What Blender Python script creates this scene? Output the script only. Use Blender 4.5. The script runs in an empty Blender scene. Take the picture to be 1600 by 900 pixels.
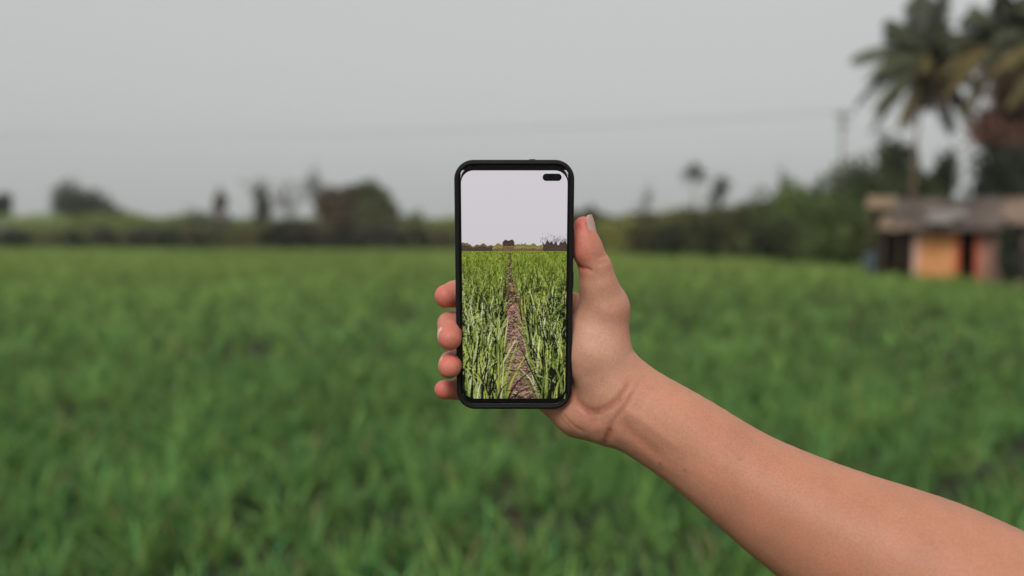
import bpy, math, random
import numpy as np
from mathutils import Vector, Matrix, Quaternion

R = math.radians
rnd = random.Random(7)
rng = np.random.default_rng(11)
SC = bpy.context.scene
COL = SC.collection

# ------------------------------------------------------------------ camera
CAM_H = 1.65
F = 1256.0                       # focal length in pixels of the 1600 px wide photograph
PITCH = math.atan(85.0 / F)      # horizon sits 85 px above the centre
cd = bpy.data.cameras.new('camera')
cam = bpy.data.objects.new('camera', cd)
COL.objects.link(cam)
cam.location = (0, 0, CAM_H)
cam.rotation_euler = (math.pi / 2 - PITCH, 0, 0)
cd.sensor_width = 36.0
cd.lens = 36.0 * F / 1600.0
cd.clip_start = 0.02
cd.clip_end = 5000
cd.dof.use_dof = True
cd.dof.focus_distance = 0.540
cd.dof.aperture_fstop = (cd.lens / 1000.0) / 0.0105
cd.dof.aperture_blades = 0
SC.camera = cam

# ------------------------------------------------------------------ light
SUN_EL, SUN_AZ = R(43), R(196)    # behind the camera, a little to the left
w = bpy.data.worlds.new('World')
SC.world = w
w.use_nodes = True
nt = w.node_tree
bg = nt.nodes['Background']
sky = nt.nodes.new('ShaderNodeTexSky')
sky.sky_type = 'NISHITA'
sky.sun_disc = False
sky.sun_elevation = SUN_EL
sky.sun_rotation = SUN_AZ
sky.air_density = 1.0
sky.dust_density = 6.0
sky.ozone_density = 1.0
hs = nt.nodes.new('ShaderNodeHueSaturation')
hs.inputs['Saturation'].default_value = 0.14
nt.links.new(sky.outputs[0], hs.inputs['Color'])
# overcast: the sky colour is mixed towards an even pale cloud grey
geo = nt.nodes.new('ShaderNodeNewGeometry')
mixw = nt.nodes.new('ShaderNodeMix'); mixw.data_type = 'RGBA'
mixw.inputs[0].default_value = 0.72
nt.links.new(hs.outputs[0], mixw.inputs[6])
tcw = nt.nodes.new('ShaderNodeTexCoord')
sepw = nt.nodes.new('ShaderNodeSeparateXYZ')
nt.links.new(tcw.outputs['Generated'], sepw.inputs[0])
mrw = nt.nodes.new('ShaderNodeMapRange')
mrw.inputs['From Min'].default_value = 0.0; mrw.inputs['From Max'].default_value = 0.45
nt.links.new(sepw.outputs['Z'], mrw.inputs['Value'])
crw = nt.nodes.new('ShaderNodeMix'); crw.data_type = 'RGBA'
nt.links.new(mrw.outputs[0], crw.inputs[0])
crw.inputs[6].default_value = (4.84, 5.01, 4.95, 1)      # near the horizon
crw.inputs[7].default_value = (5.84, 5.99, 5.88, 1)       # higher up
nzw = nt.nodes.new('ShaderNodeTexNoise'); nzw.inputs['Scale'].default_value = 1.3; nzw.inputs['Detail'].default_value = 3
nt.links.new(tcw.outputs['Generated'], nzw.inputs['Vector'])
mulw = nt.nodes.new('ShaderNodeMix'); mulw.data_type = 'RGBA'; mulw.blend_type = 'OVERLAY'; mulw.inputs[0].default_value = 0.0
nt.links.new(crw.outputs[2], mulw.inputs[6]); nt.links.new(nzw.outputs['Fac'], mulw.inputs[7])
nt.links.new(mulw.outputs[2], mixw.inputs[7])
nt.links.new(mixw.outputs[2], bg.inputs['Color'])
bg.inputs['Strength'].default_value = 0.1145

sd = bpy.data.lights.new('sun', 'SUN')
sd.energy = 1.5
sd.angle = R(22)
sd.color = (1.0, 0.93, 0.84)
sun = bpy.data.objects.new('sun', sd)
COL.objects.link(sun)
sdir = Vector((math.sin(SUN_AZ) * math.cos(SUN_EL), math.cos(SUN_AZ) * math.cos(SUN_EL), math.sin(SUN_EL)))
sun.rotation_euler = (-sdir).to_track_quat('-Z', 'Y').to_euler()

SC.view_settings.view_transform = 'Standard'
SC.view_settings.look = 'None'
SC.view_settings.exposure = 0.0
SC.view_settings.gamma = 1.0
SC.render.engine = 'CYCLES'
SC.cycles.use_denoising = True
SC.cycles.max_bounces = 6
SC.cycles.diffuse_bounces = 3
SC.cycles.transparent_max_bounces = 4
SC.cycles.sample_clamp_indirect = 4

# ------------------------------------------------------------------ helpers
CP, SP = math.cos(PITCH), math.sin(PITCH)
def cam2world(p):
    """camera space (x right, y up, z = distance along the view axis) to world"""
    p = np.asarray(p, float)
    x, y, d = p[..., 0], p[..., 1], p[..., 2]
    return np.stack([x, d * CP + y * SP, CAM_H + y * CP - d * SP], -1)
def C3(px, py, d):
    return np.array([(px - 800) / F * d, (450 - py) / F * d, d])
def GX(px, Y):                       # world X seen at column px for something at distance Y
    return (px - 800) / F * Y
def GZ(py, Y):                       # world Z seen at row py at distance Y
    return CAM_H + (365 - py) / F * Y

def tag(o, label=None, cat=None, group=None, kind=None):
    if label: o['label'] = label
    if cat: o['category'] = cat
    if group: o['group'] = group
    if kind: o['kind'] = kind
    return o
def empty(name, loc, label, cat, group=None, rz=0):
    o = bpy.data.objects.new(name, None)
    o.empty_display_size = 0.1
    COL.objects.link(o); o.location = loc; o.rotation_euler = (0, 0, rz)
    return tag(o, label, cat, group)

def mesh_obj(name, verts, faces, mat, parent=None, smooth=False, col=None, loc=None):
    """faces: (n,4) or (n,3) int array or list of lists"""
    me = bpy.data.meshes.new(name)
    verts = np.asarray(verts, np.float32)
    if isinstance(faces, np.ndarray):
        n, k = faces.shape
        me.vertices.add(len(verts)); me.vertices.foreach_set('co', verts.ravel())
        me.loops.add(n * k); me.loops.foreach_set('vertex_index', faces.astype(np.int32).ravel())
        me.polygons.add(n)
        me.polygons.foreach_set('loop_start', np.arange(0, n * k, k, dtype=np.int32))
        me.update(calc_edges=True)
    else:
        me.from_pydata([tuple(map(float, v)) for v in verts], [], faces)
        me.update()
    if smooth:
        me.polygons.foreach_set('use_smooth', np.ones(len(me.polygons), bool))
    if col is not None:
        a = me.color_attributes.new('Col', 'FLOAT_COLOR', 'POINT')
        c = np.ones((len(verts), 4), np.float32); c[:, :3] = col
        a.data.foreach_set('color', c.ravel())
    if mat: me.materials.append(mat)
    o = bpy.data.objects.new(name, me)
    COL.objects.link(o)
    if parent is not None: o.parent = parent
    if loc is not None: o.location = loc
    return o

class MB:
    def __init__(s): s.v = []; s.f = []
    def add(s, vs, fs):
        b = len(s.v); s.v += [tuple(v) for v in vs]; s.f += [[b + i for i in f] for f in fs]
    def box(s, c, d, M=None, taper=1.0):
        x, y, z = d[0] / 2, d[1] / 2, d[2] / 2
        vs = [(-x, -y, -z), (x, -y, -z), (x, y, -z), (-x, y, -z), (-x * taper, -y * taper, z), (x * taper, -y * taper, z), (x * taper, y * taper, z), (-x * taper, y * taper, z)]
        vs = [Vector(v) for v in vs]
        if M is not None: vs = [M @ v for v in vs]
        s.add([v + Vector(c) for v in vs], [[0, 3, 2, 1], [4, 5, 6, 7], [0, 1, 5, 4], [1, 2, 6, 5], [2, 3, 7, 6], [3, 0, 4, 7]])
    def tube(s, pts, rad, n=8, cap=True):
        pts = [Vector(p) for p in pts]
        if not hasattr(rad, '__len__'): rad = [rad] * len(pts)
        b = len(s.v)
        up = Vector((0.13, 0.21, 1)).normalized()
        for i, p in enumerate(pts):
            t = (pts[min(i + 1, len(pts) - 1)] - pts[max(i - 1, 0)]).normalized()
            a = t.cross(up)
            if a.length < 0.05: a = t.cross(Vector((1, 0, 0)))
            a.normalize(); c = t.cross(a)
            for k in range(n):
                q = 2 * math.pi * k / n
                s.v.append(tuple(p + (a * math.cos(q) + c * math.sin(q)) * rad[i]))
        for i in range(len(pts) - 1):
            for k in range(n):
                k2 = (k + 1) % n
                s.f.append([b + i * n + k, b + i * n + k2, b + (i + 1) * n + k2, b + (i + 1) * n + k])
        if cap:
            s.f.append([b + k for k in range(n)][::-1]); e = b + (len(pts) - 1) * n
            s.f.append([e + k for k in range(n)])
    def build(s, name, mat, parent=None, smooth=False, bevel=0.0):
        o = mesh_obj(name, s.v, s.f, mat, parent, smooth)
        if bevel:
            m = o.modifiers.new('bevel', 'BEVEL'); m.width = bevel; m.segments = 2; m.limit_method = 'ANGLE'
        return o

# ------------------------------------------------------------------ materials
def mat_new(name):
    m = bpy.data.materials.new(name); m.use_nodes = True
    return m, m.node_tree, m.node_tree.nodes['Principled BSDF']
def noise_mat(name, c1, c2, scale=5, rough=0.8, bump=0.0, detail=6, coord='Object', stretch=None, c3=None, spec=0.3, bumpdist=0.02):
    m, t, b = mat_new(name)
    tc = t.nodes.new('ShaderNodeTexCoord'); nz = t.nodes.new('ShaderNodeTexNoise')
    nz.inputs['Scale'].default_value = scale; nz.inputs['Detail'].default_value = detail
    if stretch:
        mp = t.nodes.new('ShaderNodeMapping'); mp.inputs['Scale'].default_value = stretch
        t.links.new(tc.outputs[coord], mp.inputs[0]); t.links.new(mp.outputs[0], nz.inputs['Vector'])
    else:
        t.links.new(tc.outputs[coord], nz.inputs['Vector'])
    r = t.nodes.new('ShaderNodeValToRGB')
    r.color_ramp.elements[0].position = 0.32; r.color_ramp.elements[1].position = 0.68
    r.color_ramp.elements[0].color = (*c1, 1); r.color_ramp.elements[1].color = (*c2, 1)
    if c3:
        e = r.color_ramp.elements.new(0.52); e.color = (*c3, 1)
    t.links.new(nz.outputs['Fac'], r.inputs[0]); t.links.new(r.outputs[0], b.inputs['Base Color'])
    b.inputs['Roughness'].default_value = rough
    b.inputs['Specular IOR Level'].default_value = spec
    if bump:
        bp = t.nodes.new('ShaderNodeBump'); bp.inputs['Strength'].default_value = bump; bp.inputs['Distance'].default_value = bumpdist
        t.links.new(nz.outputs['Fac'], bp.inputs['Height']); t.links.new(bp.outputs[0], b.inputs['Normal'])
    return m
def leaf_mat(name, trans=0.25, rough=0.55):
    m, t, b = mat_new(name)
    a = t.nodes.new('ShaderNodeAttribute'); a.attribute_name = 'Col'
    t.links.new(a.outputs['Color'], b.inputs['Base Color'])
    b.inputs['Roughness'].default_value = rough
    b.inputs['Specular IOR Level'].default_value = 0.25
    tr = t.nodes.new('ShaderNodeBsdfTranslucent'); mx = t.nodes.new('ShaderNodeMixShader')
    t.links.new(a.outputs['Color'], tr.inputs['Color'])
    mx.inputs[0].default_value = trans
    t.links.new(b.outputs[0], mx.inputs[1]); t.links.new(tr.outputs[0], mx.inputs[2])
    t.links.new(mx.outputs[0], t.nodes['Material Output'].inputs['Surface'])
    return m

M_soil = noise_mat('field_soil', (0.016, 0.018, 0.011), (0.042, 0.036, 0.024), 3.0, 0.95, 0.4, 8, c3=(0.026, 0.028, 0.016))
M_crop = leaf_mat('crop_blade', 0.2)
M_leaf = leaf_mat('tree_leaf', 0.2, 0.7)
M_bark = noise_mat('bark', (0.06, 0.045, 0.035), (0.16, 0.12, 0.09), 6, 0.9, 0.5, stretch=(1, 1, 0.3))
M_twig = noise_mat('grey_twig', (.16, .145, .125), (.30, .27, .24), 6, .9)
M_palmbark = noise_mat('palm_bark', (0.17, 0.10, 0.075), (0.30, 0.19, 0.15), 9, 0.9, 0.5, stretch=(0.4, 0.4, 3))

# ------------------------------------------------------------------ ground (one sheet to the horizon)
g = MB(); S = 700
g.add([(-S, -S, 0), (S, -S, 0), (S, S, 0), (-S, S, 0)], [[0, 1, 2, 3]])
tag(g.build('ground', M_soil), 'brown soil of the field, running out to the horizon under the crop', kind='structure')

# ------------------------------------------------------------------ the crop
EU = (np.array([-400, 0, 700, 950, 1200, 1350, 1500, 1600, 1900]) - 800) / F
ED = np.array([84, 78, 68, 54, 45, 38, 27.5, 22.5, 15])
def edge_dist(X, Y):
    return np.interp(X / np.maximum(Y, 0.5), EU, ED)

def lownoise(X, Y, s, seed):
    r = np.random.default_rng(seed); v = np.zeros_like(X)
    for i in range(6):
        a = r.uniform(0, 6.28); f = s * (0.6 + 0.5 * i); p = r.uniform(0, 6.28)
        v += np.sin((X * math.cos(a) + Y * math.sin(a)) * f + p) / (1 + 0.5 * i)
    return v / 3

def blades(X, Y, nb, hmin, hmax, wid, nseg, spread=1.0):
    """arching tapered leaf blades, nb to a plant"""
    P = len(X); N = P * nb
    X = np.repeat(X, nb); Y = np.repeat(Y, nb)
    patch = lownoise(X, Y, 0.35, 3); fine = lownoise(X, Y, 3.1, 5)
    hp = np.repeat(rng.uniform(0.55, 1.2, P), nb)
    h = rng.uniform(hmin, hmax, N) * hp * (1 + 0.10 * patch + 0.24 * fine)
    az = rng.uniform(0, 2 * math.pi, N)
    lean = rng.uniform(0.08, 0.80, N) * spread
    droop = rng.uniform(0.15, 0.75, N) * np.where(rng.random(N) < 0.6, 1.0, 0.3)
    w0 = wid * rng.uniform(0.6, 1.3, N)
    X = X + rng.normal(0, 0.018, N); Y = Y + rng.normal(0, 0.018, N)
    tw = az + math.pi / 2 + rng.uniform(-0.9, 0.9, N)
    dx, dy = np.cos(az), np.sin(az); wx, wy = np.cos(tw), np.sin(tw)
    V = np.zeros((N, nseg + 1, 2, 3), np.float32)
    for k in range(nseg + 1):
        s = k / nseg
        out = h * (lean * s + 0.55 * droop * s * s)
        z = h * (s * (1 - 0.15 * lean) - droop * 0.75 * s ** 3)
        ww = w0 * (0.45 + 1.9 * s - 2.32 * s * s) if k < nseg else w0 * 0.03
        for j, sg in ((0, -0.5), (1, 0.5)):
            V[:, k, j, 0] = X + dx * out + wx * ww * sg
            V[:, k, j, 1] = Y + dy * out + wy * ww * sg
            V[:, k, j, 2] = np.maximum(z, 0.01)
    b = (np.arange(N) * (nseg + 1) * 2)[:, None]
    fs = [np.concatenate([b + 2 * k, b + 2 * k + 1, b + 2 * k + 3, b + 2 * k + 2], 1) for k in range(nseg)]
    Fc = np.concatenate(fs, 0)
    t = np.clip(rng.random(N) * .6 + np.repeat(rng.random(P), nb) * .6 - .1, 0, 1)[:, None]; pv = np.repeat(rng.uniform(.48, 1.36, P), nb)[:, None]
    c1 = np.array([0.088, 0.215, 0.046]); c2 = np.array([0.225, 0.385, 0.090]); c3 = np.array([0.080, 0.240, 0.070])
    c = c1 * (1 - t) + c2 * t
    u = (rng.random(N) < 0.25)[:, None]
    c = np.where(u, c3 * (0.8 + 0.5 * t), c)
    dry = (rng.random(N) < 0.05)[:, None]
    c = np.where(dry, np.array([0.30, 0.27, 0.11]), c) * np.where(Y < 10, .86, 1.0)[:, None]
    c = c * np.where(Y[:, None] < 26, pv, 1)
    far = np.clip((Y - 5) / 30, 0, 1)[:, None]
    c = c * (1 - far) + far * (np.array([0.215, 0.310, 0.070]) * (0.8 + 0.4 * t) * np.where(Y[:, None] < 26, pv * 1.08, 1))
    c = c * (1 + 0.22 * np.clip(patch, -1, 1) + 0.20 * np.clip(fine, -1, 1))[:, None]
    Cc = np.repeat(c, (nseg + 1) * 2, 0).reshape(N, nseg + 1, 2, 3)
    return V.reshape(-1, 3), Fc, Cc.reshape(-1, 3).astype(np.float32)

def plant_grid(y0, y1, row, step, margin):
    xs, ys = [], []
    half = 0.72 * y1 + margin
    nrow = int(2 * half / row)
    for i in range(nrow):
        x = -half + i * row
        ya = max(y0, (abs(x) - margin) / 0.72)
        if ya >= y1: continue
        y = np.arange(ya, y1, step); y = y + rng.uniform(-0.45, 0.45, len(y)) * step
        xs.append(np.full(len(y), x) + rng.normal(0, row * 0.16, len(y))); ys.append(y)
    X = np.concatenate(xs); Y = np.concatenate(ys)
    keep = (Y < edge_dist(X, Y)) & (np.abs(X + 0.14 - 0.02 * Y) > 0.03 + 0.05 * np.sin(Y * 3))
    holes = lownoise(X, Y, 16.0, 9) + 0.35 * lownoise(X, Y, 2.4, 10)
    keep &= holes > np.where(Y < 10, -0.03, np.where(Y < 26, -0.10, -0.6))
    return X[keep], Y[keep]
VV, FF, CC = [], [], []; base = 0
for (y0, y1, row, step, nb, hm, hM, wd, ns, mg) in (
        (-1.2, 10.0, 0.110, 0.076, 9, 0.17, 0.40, 0.0150, 6, 2.4),
        (10.0, 26.0, 0.26, 0.14, 7, 0.22, 0.46, 0.030, 3, 2.6),
        (26.0, 84.0, 0.45, 0.30, 6, 0.30, 0.56, 0.065, 2, 5.0)):
    X, Y = plant_grid(y0, y1, row, step, mg)
    v, f, c = blades(X, Y, nb, hm, hM, wd, ns)
    VV.append(v); FF.append(f + base); CC.append(c); base += len(v)
tag(mesh_obj('crop', np.concatenate(VV), np.concatenate(FF), M_crop, col=np.concatenate(CC)),
    'dense knee high green leafy crop filling the whole field', kind='stuff')

# dry leaf litter lying in the bare furrow
n = 700
Y = rng.uniform(1.5, 14, n); X = -0.14 + 0.02 * Y + rng.normal(0, 0.08, n)
az = rng.uniform(0, 6.28, n); L = rng.uniform(0.05, 0.16, n); wdt = 0.007
V = np.zeros((n, 4, 3)); dx, dy = np.cos(az), np.sin(az)
for k, (a, b) in enumerate(((-.5, -1), (.5, -1), (.5, 1), (-.5, 1))):
    V[:, k, 0] = X + dx * L * a - dy * wdt * b; V[:, k, 1] = Y + dy * L * a + dx * wdt * b
    V[:, k, 2] = 0.008 + rng.uniform(0, 0.03, n)
tag(mesh_obj('leaf_litter', V.reshape(-1, 3), np.arange(4 * n).reshape(-1, 4), M_leaf, col=np.repeat(np.array([[.15, .12, .075]]) * rng.uniform(.5, 1.1, (n, 1)), 4, 0)),
    'dry brown leaf litter lying in the bare furrow', kind='stuff')

# ------------------------------------------------------------------ trees and bushes
def leaf_cloud(lumps, n, size, colr, jitter=0.25, fill=0.55, aspect=0.55):
    """lumps: rows of x,y,z,rx,ry,rz,tint. small bent leaf faces through every clump"""
    lumps = np.asarray(lumps, float)
    vol = (lumps[:, 3] * lumps[:, 4] * lumps[:, 5]) ** 0.67
    idx = rng.choice(len(lumps), n, p=vol / vol.sum())
    l = lumps[idx]
    d = rng.normal(0, 1, (n, 3)); d /= np.linalg.norm(d, axis=1)[:, None]
    r = rng.random(n) ** fill * rng.uniform(0.85, 1.12, n)
    p = l[:, :3] + d * l[:, 3:6] * r[:, None]
    p[:, 2] = np.maximum(p[:, 2], 0.05)
    nrm = d + rng.normal(0, 0.9, (n, 3)); nrm /= np.linalg.norm(nrm, axis=1)[:, None]
    t = np.cross(nrm, rng.normal(0, 1, (n, 3))); t /= np.linalg.norm(t, axis=1)[:, None]
    bt = np.cross(nrm, t)
    s = (size * rng.uniform(0.6, 1.4, n))[:, None]
    V = np.stack([p - t * s, p - bt * s * aspect + nrm * s * .15, p + t * s, p + bt * s * aspect + nrm * s * .15], 1)
    c = np.array(colr)[None] * l[:, 6:7] * (1 + rng.normal(0, jitter, (n, 1)))
    c = c * (1 + rng.normal(0, 0.06, (n, 3)))
    C = np.repeat(np.clip(c, 0.004, 1)[:, None], 4, 1)
    return V.reshape(-1, 3), np.arange(4 * n).reshape(-1, 4), C.reshape(-1, 3)

def lumps_for(cx, cy, cz, rx, ry, rz, k, seed):
    r = np.random.default_rng(seed); out = []
    for i in range(k):
        d = r.normal(0, 1, 3); d /= np.linalg.norm(d); q = r.random() ** 0.5 * 0.72
        s = r.uniform(0.30, 0.52)
        out.append((cx + d[0] * rx * q, cy + d[1] * ry * q, cz + d[2] * rz * q, rx * s, ry * s, rz * s * 1.1, r.uniform(0.65, 1.35)))
    return out

def fit(v, zlo, zhi, rx):
    # scale a crown so that its mass really reaches the tree's height and half width
    c = v.reshape(-1, 4, 3).mean(1); t1, t0 = np.percentile(c[:, 2], 99.0), np.percentile(c[:, 2], 1.0)
    xm = np.percentile(np.abs(c[:, 0] - c[:, 0].mean()), 97.5); x0 = c[:, 0].mean()
    v = v.copy(); v[:, 2] = zlo + (v[:, 2] - t0) / (t1 - t0) * (zhi - zlo); v[:, 0] = (v[:, 0] - x0) * rx / xm
    v[:, 2] = np.maximum(v[:, 2], .03)
    return v

seedc = [100]
def tree(label, px, top, hw, D, colr, crown_bot=None, name='tree', cat='tree', n=1800, size=0.20, k=14, group=None, trunk_r=None, lean=0.0, fill=0.5, bare=False, depth=None):
    seedc[0] += 1; sd_ = seedc[0]
    X = GX(px, D); H = GZ(top, D); rx = hw / F * D
    zb = GZ(crown_bot, D) if crown_bot is not None else H * 0.25
    zb = max(zb, 0.1)
    cz = (H + zb) / 2; rz = (H - zb) / 2; ry = depth or rx * 0.9
    root = empty(name, (X, D, 0), label, cat, group)
    lm = lumps_for(0, 0, cz, rx, ry, rz, k, sd_)
    v, f, c = leaf_cloud(lm, n, size, colr, fill=fill); v = fit(v, zb, H, rx)
    mesh_obj('crown', v, f, M_leaf, root, col=c)
    tr = trunk_r or max(0.06, H * 0.028)
    m = MB(); r = random.Random(sd_)
    ztop = cz + rz * 0.3
    pts = [(lean * s + r.uniform(-.05, .05) * H * .2, r.uniform(-.05, .05) * H * .2, ztop * s) for s in (0, .25, .5, .75, 1)]
    pts[0] = (0, 0, -0.05)
    m.tube(pts, [tr * 1.3, tr, tr * .8, tr * .6, tr * .3], 8)
    for l in lm[:9]:
        s = r.uniform(0.35, 0.8); a = Vector((lean * s, 0, ztop * s)); b = Vector(l[:3])
        mid = (a + b) / 2 + Vector((0, 0, -0.1 * H * r.random()))
        m.tube([a, mid, b], [tr * .4, tr * .28, tr * .1], 6)
    m.build('trunk', M_bark, root, True)
    return root
def bush(label, px, top, hw, D, colr, n=1400, size=0.16, k=12, group=None, depth=None):
    seedc[0] += 1
    X = GX(px, D); H = GZ(top, D); rx = hw / F * D
    lm = lumps_for(0, 0, H * 0.53, rx * 1.08, depth or rx * .8, H * 0.56, k, seedc[0])
    v, f, c = leaf_cloud(lm, int(n * 1.25), size, colr); v = fit(v, .12, H, rx * 1.1)
    m = MB(); r = random.Random(seedc[0])
    root = empty('bush', (X, D, 0), label, 'bush', group)
    mesh_obj('foliage', v, f, M_leaf, root, col=c)
    for l in lm[:6]:
        m.tube([(r.uniform(-.1, .1), r.uniform(-.1, .1), -0.03), (l[0] * .5, l[1] * .5, l[2] * .6), l[:3]], [.04, .03, .012], 6)
    m.build('stem', M_bark, root, True)
    return root
def bare_tree(label, px, top, hw, D, base_py=385, leafn=250, colr=(.06, .07, .04), size=0.12, seed=1, twig=0.02, group=None, fork=0.35):
    X = GX(px, D); H = GZ(top, D); rx = hw / F * D
    root = empty('bare_tree', (X, D, 0), label, 'tree', group)
    r = random.Random(seed); m = MB(); tips = []
    def grow(p, d, L, rad, lev):
        pts = [p]; q = p.copy(); dd = d.copy()
        for i in range(3):
            dd = (dd + Vector((r.uniform(-.18, .18), r.uniform(-.18, .18), r.uniform(-.03, .12)))).normalized()
            q = q + dd * L / 3; pts.append(q.copy())
        m.tube(pts, [rad, rad * .85, rad * .7, rad * .55], 5, cap=False)
        tips.append(q.copy())
        if lev <= 0: return
        for i in range(r.choice((3, 3, 4))):
            a = r.uniform(0, 6.28); s = r.uniform(.35, .85)
            nd = (dd + Vector((math.cos(a) * s, math.sin(a) * s, r.uniform(-.1, .35)))).normalized()
            grow(pts[r.choice((1, 2, 3, 3))], nd, L * r.uniform(.55, .8), rad * .55, lev - 1)
    tr = 0.022 * H
    grow(Vector((0, 0, -0.05)), Vector((0, 0, 1)), H * fork, tr, 4)
    # fit to the wanted height and width
    v = np.array(m.v); zmax = v[:, 2].max(); xm = np.percentile(np.abs(v[:, 0]), 99)
    sx, sz = rx / xm, H / zmax
    v[:, 0] *= sx; v[:, 1] *= sx; v[:, 2] *= sz
    mesh_obj('trunk', v, m.f, M_twig, root, True)
    T = np.array([[t.x * sx, t.y * sx, t.z * sz] for t in tips if t.z * sz > H * .35])
    lm = [(x, y, z, rx * .16, rx * .16, rx * .16, r.uniform(.7, 1.3)) for x, y, z in T]
    vv, ff, cc = leaf_cloud(lm, leafn, size, colr)
    mesh_obj('crown', vv, ff, M_leaf, root, col=cc)
    return root

# belts of scrub along the far edge of the field: nobody could count them
def belt(name, label, pts, h0, h1, n, size, cols, thick=2.5, seed=5):
    """pts: list of (px, D, top_py)"""
    r = np.random.default_rng(seed); pts = np.array(pts, float)
    t = r.random(n) * (len(pts) - 1); i = np.minimum(t.astype(int), len(pts) - 2); fr = t - i
    P = pts[i] * (1 - fr)[:, None] + pts[i + 1] * fr[:, None]
    D = P[:, 1] + r.uniform(-thick, thick, n)
    X = (P[:, 0] - 800) / F * P[:, 1]
    top = CAM_H + (365 - P[:, 2]) / F * P[:, 1]
    hump = 1 + 0.12 * lownoise(X, D * 0, 1.1, seed) + 0.10 * lownoise(X, D * 0, 3.3, seed + 1)
    z = top * hump * r.random(n) ** 0.75
    z = h0 + (z - h0) * 1.0
    pp = np.stack([X, D, np.maximum(z, .1)], 1)
    nrm = r.normal(0, 1, (n, 3)); nrm[:, 1] -= .5; nrm /= np.linalg.norm(nrm, axis=1)[:, None]
    tt = np.cross(nrm, r.normal(0, 1, (n, 3))); tt /= np.linalg.norm(tt, axis=1)[:, None]; bt = np.cross(nrm, tt)
    s = (size * r.uniform(.6, 1.4, n))[:, None]
    V = np.stack([pp - tt * s, pp - bt * s * .5, pp + tt * s, pp + bt * s * .5], 1).reshape(-1, 3)
    # which plant grows where: colour goes by the kind of plant, in patches along the belt
    nn = lownoise(X, D * 0, 0.5, seed + 3) + r.normal(0, .25, n) + cols[2] * (1 - z / np.maximum(top, .1) * 2)
    c = np.where((nn > 0.1)[:, None], np.array(cols[1]), np.array(cols[0])) * r.uniform(.65, 1.35, (n, 1))
    return tag(mesh_obj(name, V, np.arange(4 * n).reshape(-1, 4), M_leaf, col=np.repeat(c, 4, 0)), label, kind='stuff')

belt('scrub_vegetation', 'belt of tall pale green scrub along the far left edge of the field',
     [(-250, 92, 334), (0, 92, 336), (200, 92, 336), (300, 91, 339), (400, 90, 342), (640, 88, 344), (760, 86, 340), (840, 80, 335)], .1, 3, 26000, .22,
     ((.265, .340, .098), (.200, .255, .085), 0.0), seed=21)
belt('undergrowth', 'low brown and dark green undergrowth in front of the pale scrub on the left',
     [(-250, 84, 358), (0, 84, 357), (130, 83, 359), (300, 81, 356), (420, 79, 350), (700, 75, 352), (800, 72, 350)], .1, 2, 22000, .18,
     ((.170, .175, .070), (.090, .084, .050), 0.1), seed=31)
belt('hedge_vegetation', 'belt of olive brown scrub between the phone and the dark bushes',
     [(860, 70, 334), (940, 66, 332), (1000, 62, 334), (1060, 58, 332), (1150, 54, 326), (1240, 50, 316), (1330, 47, 300), (1420, 44, 305)], .1, 3, 26000, .17,
     ((.125, .130, .050), (.065, .062, .032), 0.0), seed=41)

belt('grass_verge', 'low weedy verge running along the right side of the field past the brick building',
     [(1680, 30, 352), (2000, 24, 358), (2500, 20, 362), (3200, 18, 364)], .05, 2, 9000, .10,
     ((.085, .110, .040), (.060, .065, .032), 0.0), thick=4, seed=51)

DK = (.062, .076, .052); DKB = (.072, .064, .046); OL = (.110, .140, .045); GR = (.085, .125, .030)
tree('round dark tree cut by the left edge of the photo', -4, 307, 20, 100, DK, 345)
tree('broad dark domed tree, alone above the pale scrub at left', 128, 292, 37, 98, DK, 385, n=3600, k=18)
tree('low dark tree hugging the right side of the broad domed tree', 180, 318, 30, 97, DK, 375)
bush('small green bump of a bush above the pale scrub', 312, 331, 18, 88, OL)
tree('slim brown leaved tree left of the two bare trees', 346, 300, 14, 84, (.12, .105, .08), 375, n=380, k=9)
bare_tree('thin bare tree with a dark clot of leaves in its middle', 413, 275, 42, 86, leafn=260, seed=4, colr=(.06, .06, .045))
tree('narrow dark leafy tree standing inside the bare tree', 411, 292, 13, 84, (.095, .105, .070), 365, n=420, k=7)
bare_tree('sparse grey twiggy tree between the bare tree and the feathery tree', 455, 285, 30, 88, leafn=120, seed=9, colr=(.08, .08, .07))
bare_tree('tall feathery grey tree rising behind the block shaped tree', 507, 258, 32, 88, leafn=420, seed=12, colr=(.13, .14, .12), size=.14)
tree('brown flanked dense tree, left half of the block of foliage', 541, 299, 33, 80, (.105, .082, .052), 378, n=8000, k=34, size=.26)
tree('olive topped dense tree, right half of the block of foliage', 581, 298, 33, 80, (.110, .122, .052), 378, n=8500, k=34, size=.26)
tree('small rounded tree between the block of foliage and the phone', 650, 334, 15, 84, OL, 368, n=700)
gl = 'dark bushes at the foot of the block shaped trees'
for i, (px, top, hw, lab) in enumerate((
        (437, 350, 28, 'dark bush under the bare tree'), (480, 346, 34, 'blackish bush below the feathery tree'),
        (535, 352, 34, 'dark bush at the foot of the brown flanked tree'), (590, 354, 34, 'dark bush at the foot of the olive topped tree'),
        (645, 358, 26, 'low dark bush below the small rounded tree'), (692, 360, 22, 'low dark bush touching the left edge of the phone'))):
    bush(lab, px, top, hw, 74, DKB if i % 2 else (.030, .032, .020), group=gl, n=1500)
gl = 'small dark bushes along the left field edge'
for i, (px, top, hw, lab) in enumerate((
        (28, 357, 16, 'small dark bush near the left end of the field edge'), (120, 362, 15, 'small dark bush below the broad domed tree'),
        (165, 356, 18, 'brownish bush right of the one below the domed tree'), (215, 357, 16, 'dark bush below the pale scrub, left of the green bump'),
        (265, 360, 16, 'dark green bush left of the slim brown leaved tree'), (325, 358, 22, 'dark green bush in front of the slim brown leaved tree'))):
    bush(lab, px, top, hw, 79, DKB if i in (2, 3) else (.035, .050, .026), group=gl, n=900)

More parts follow.
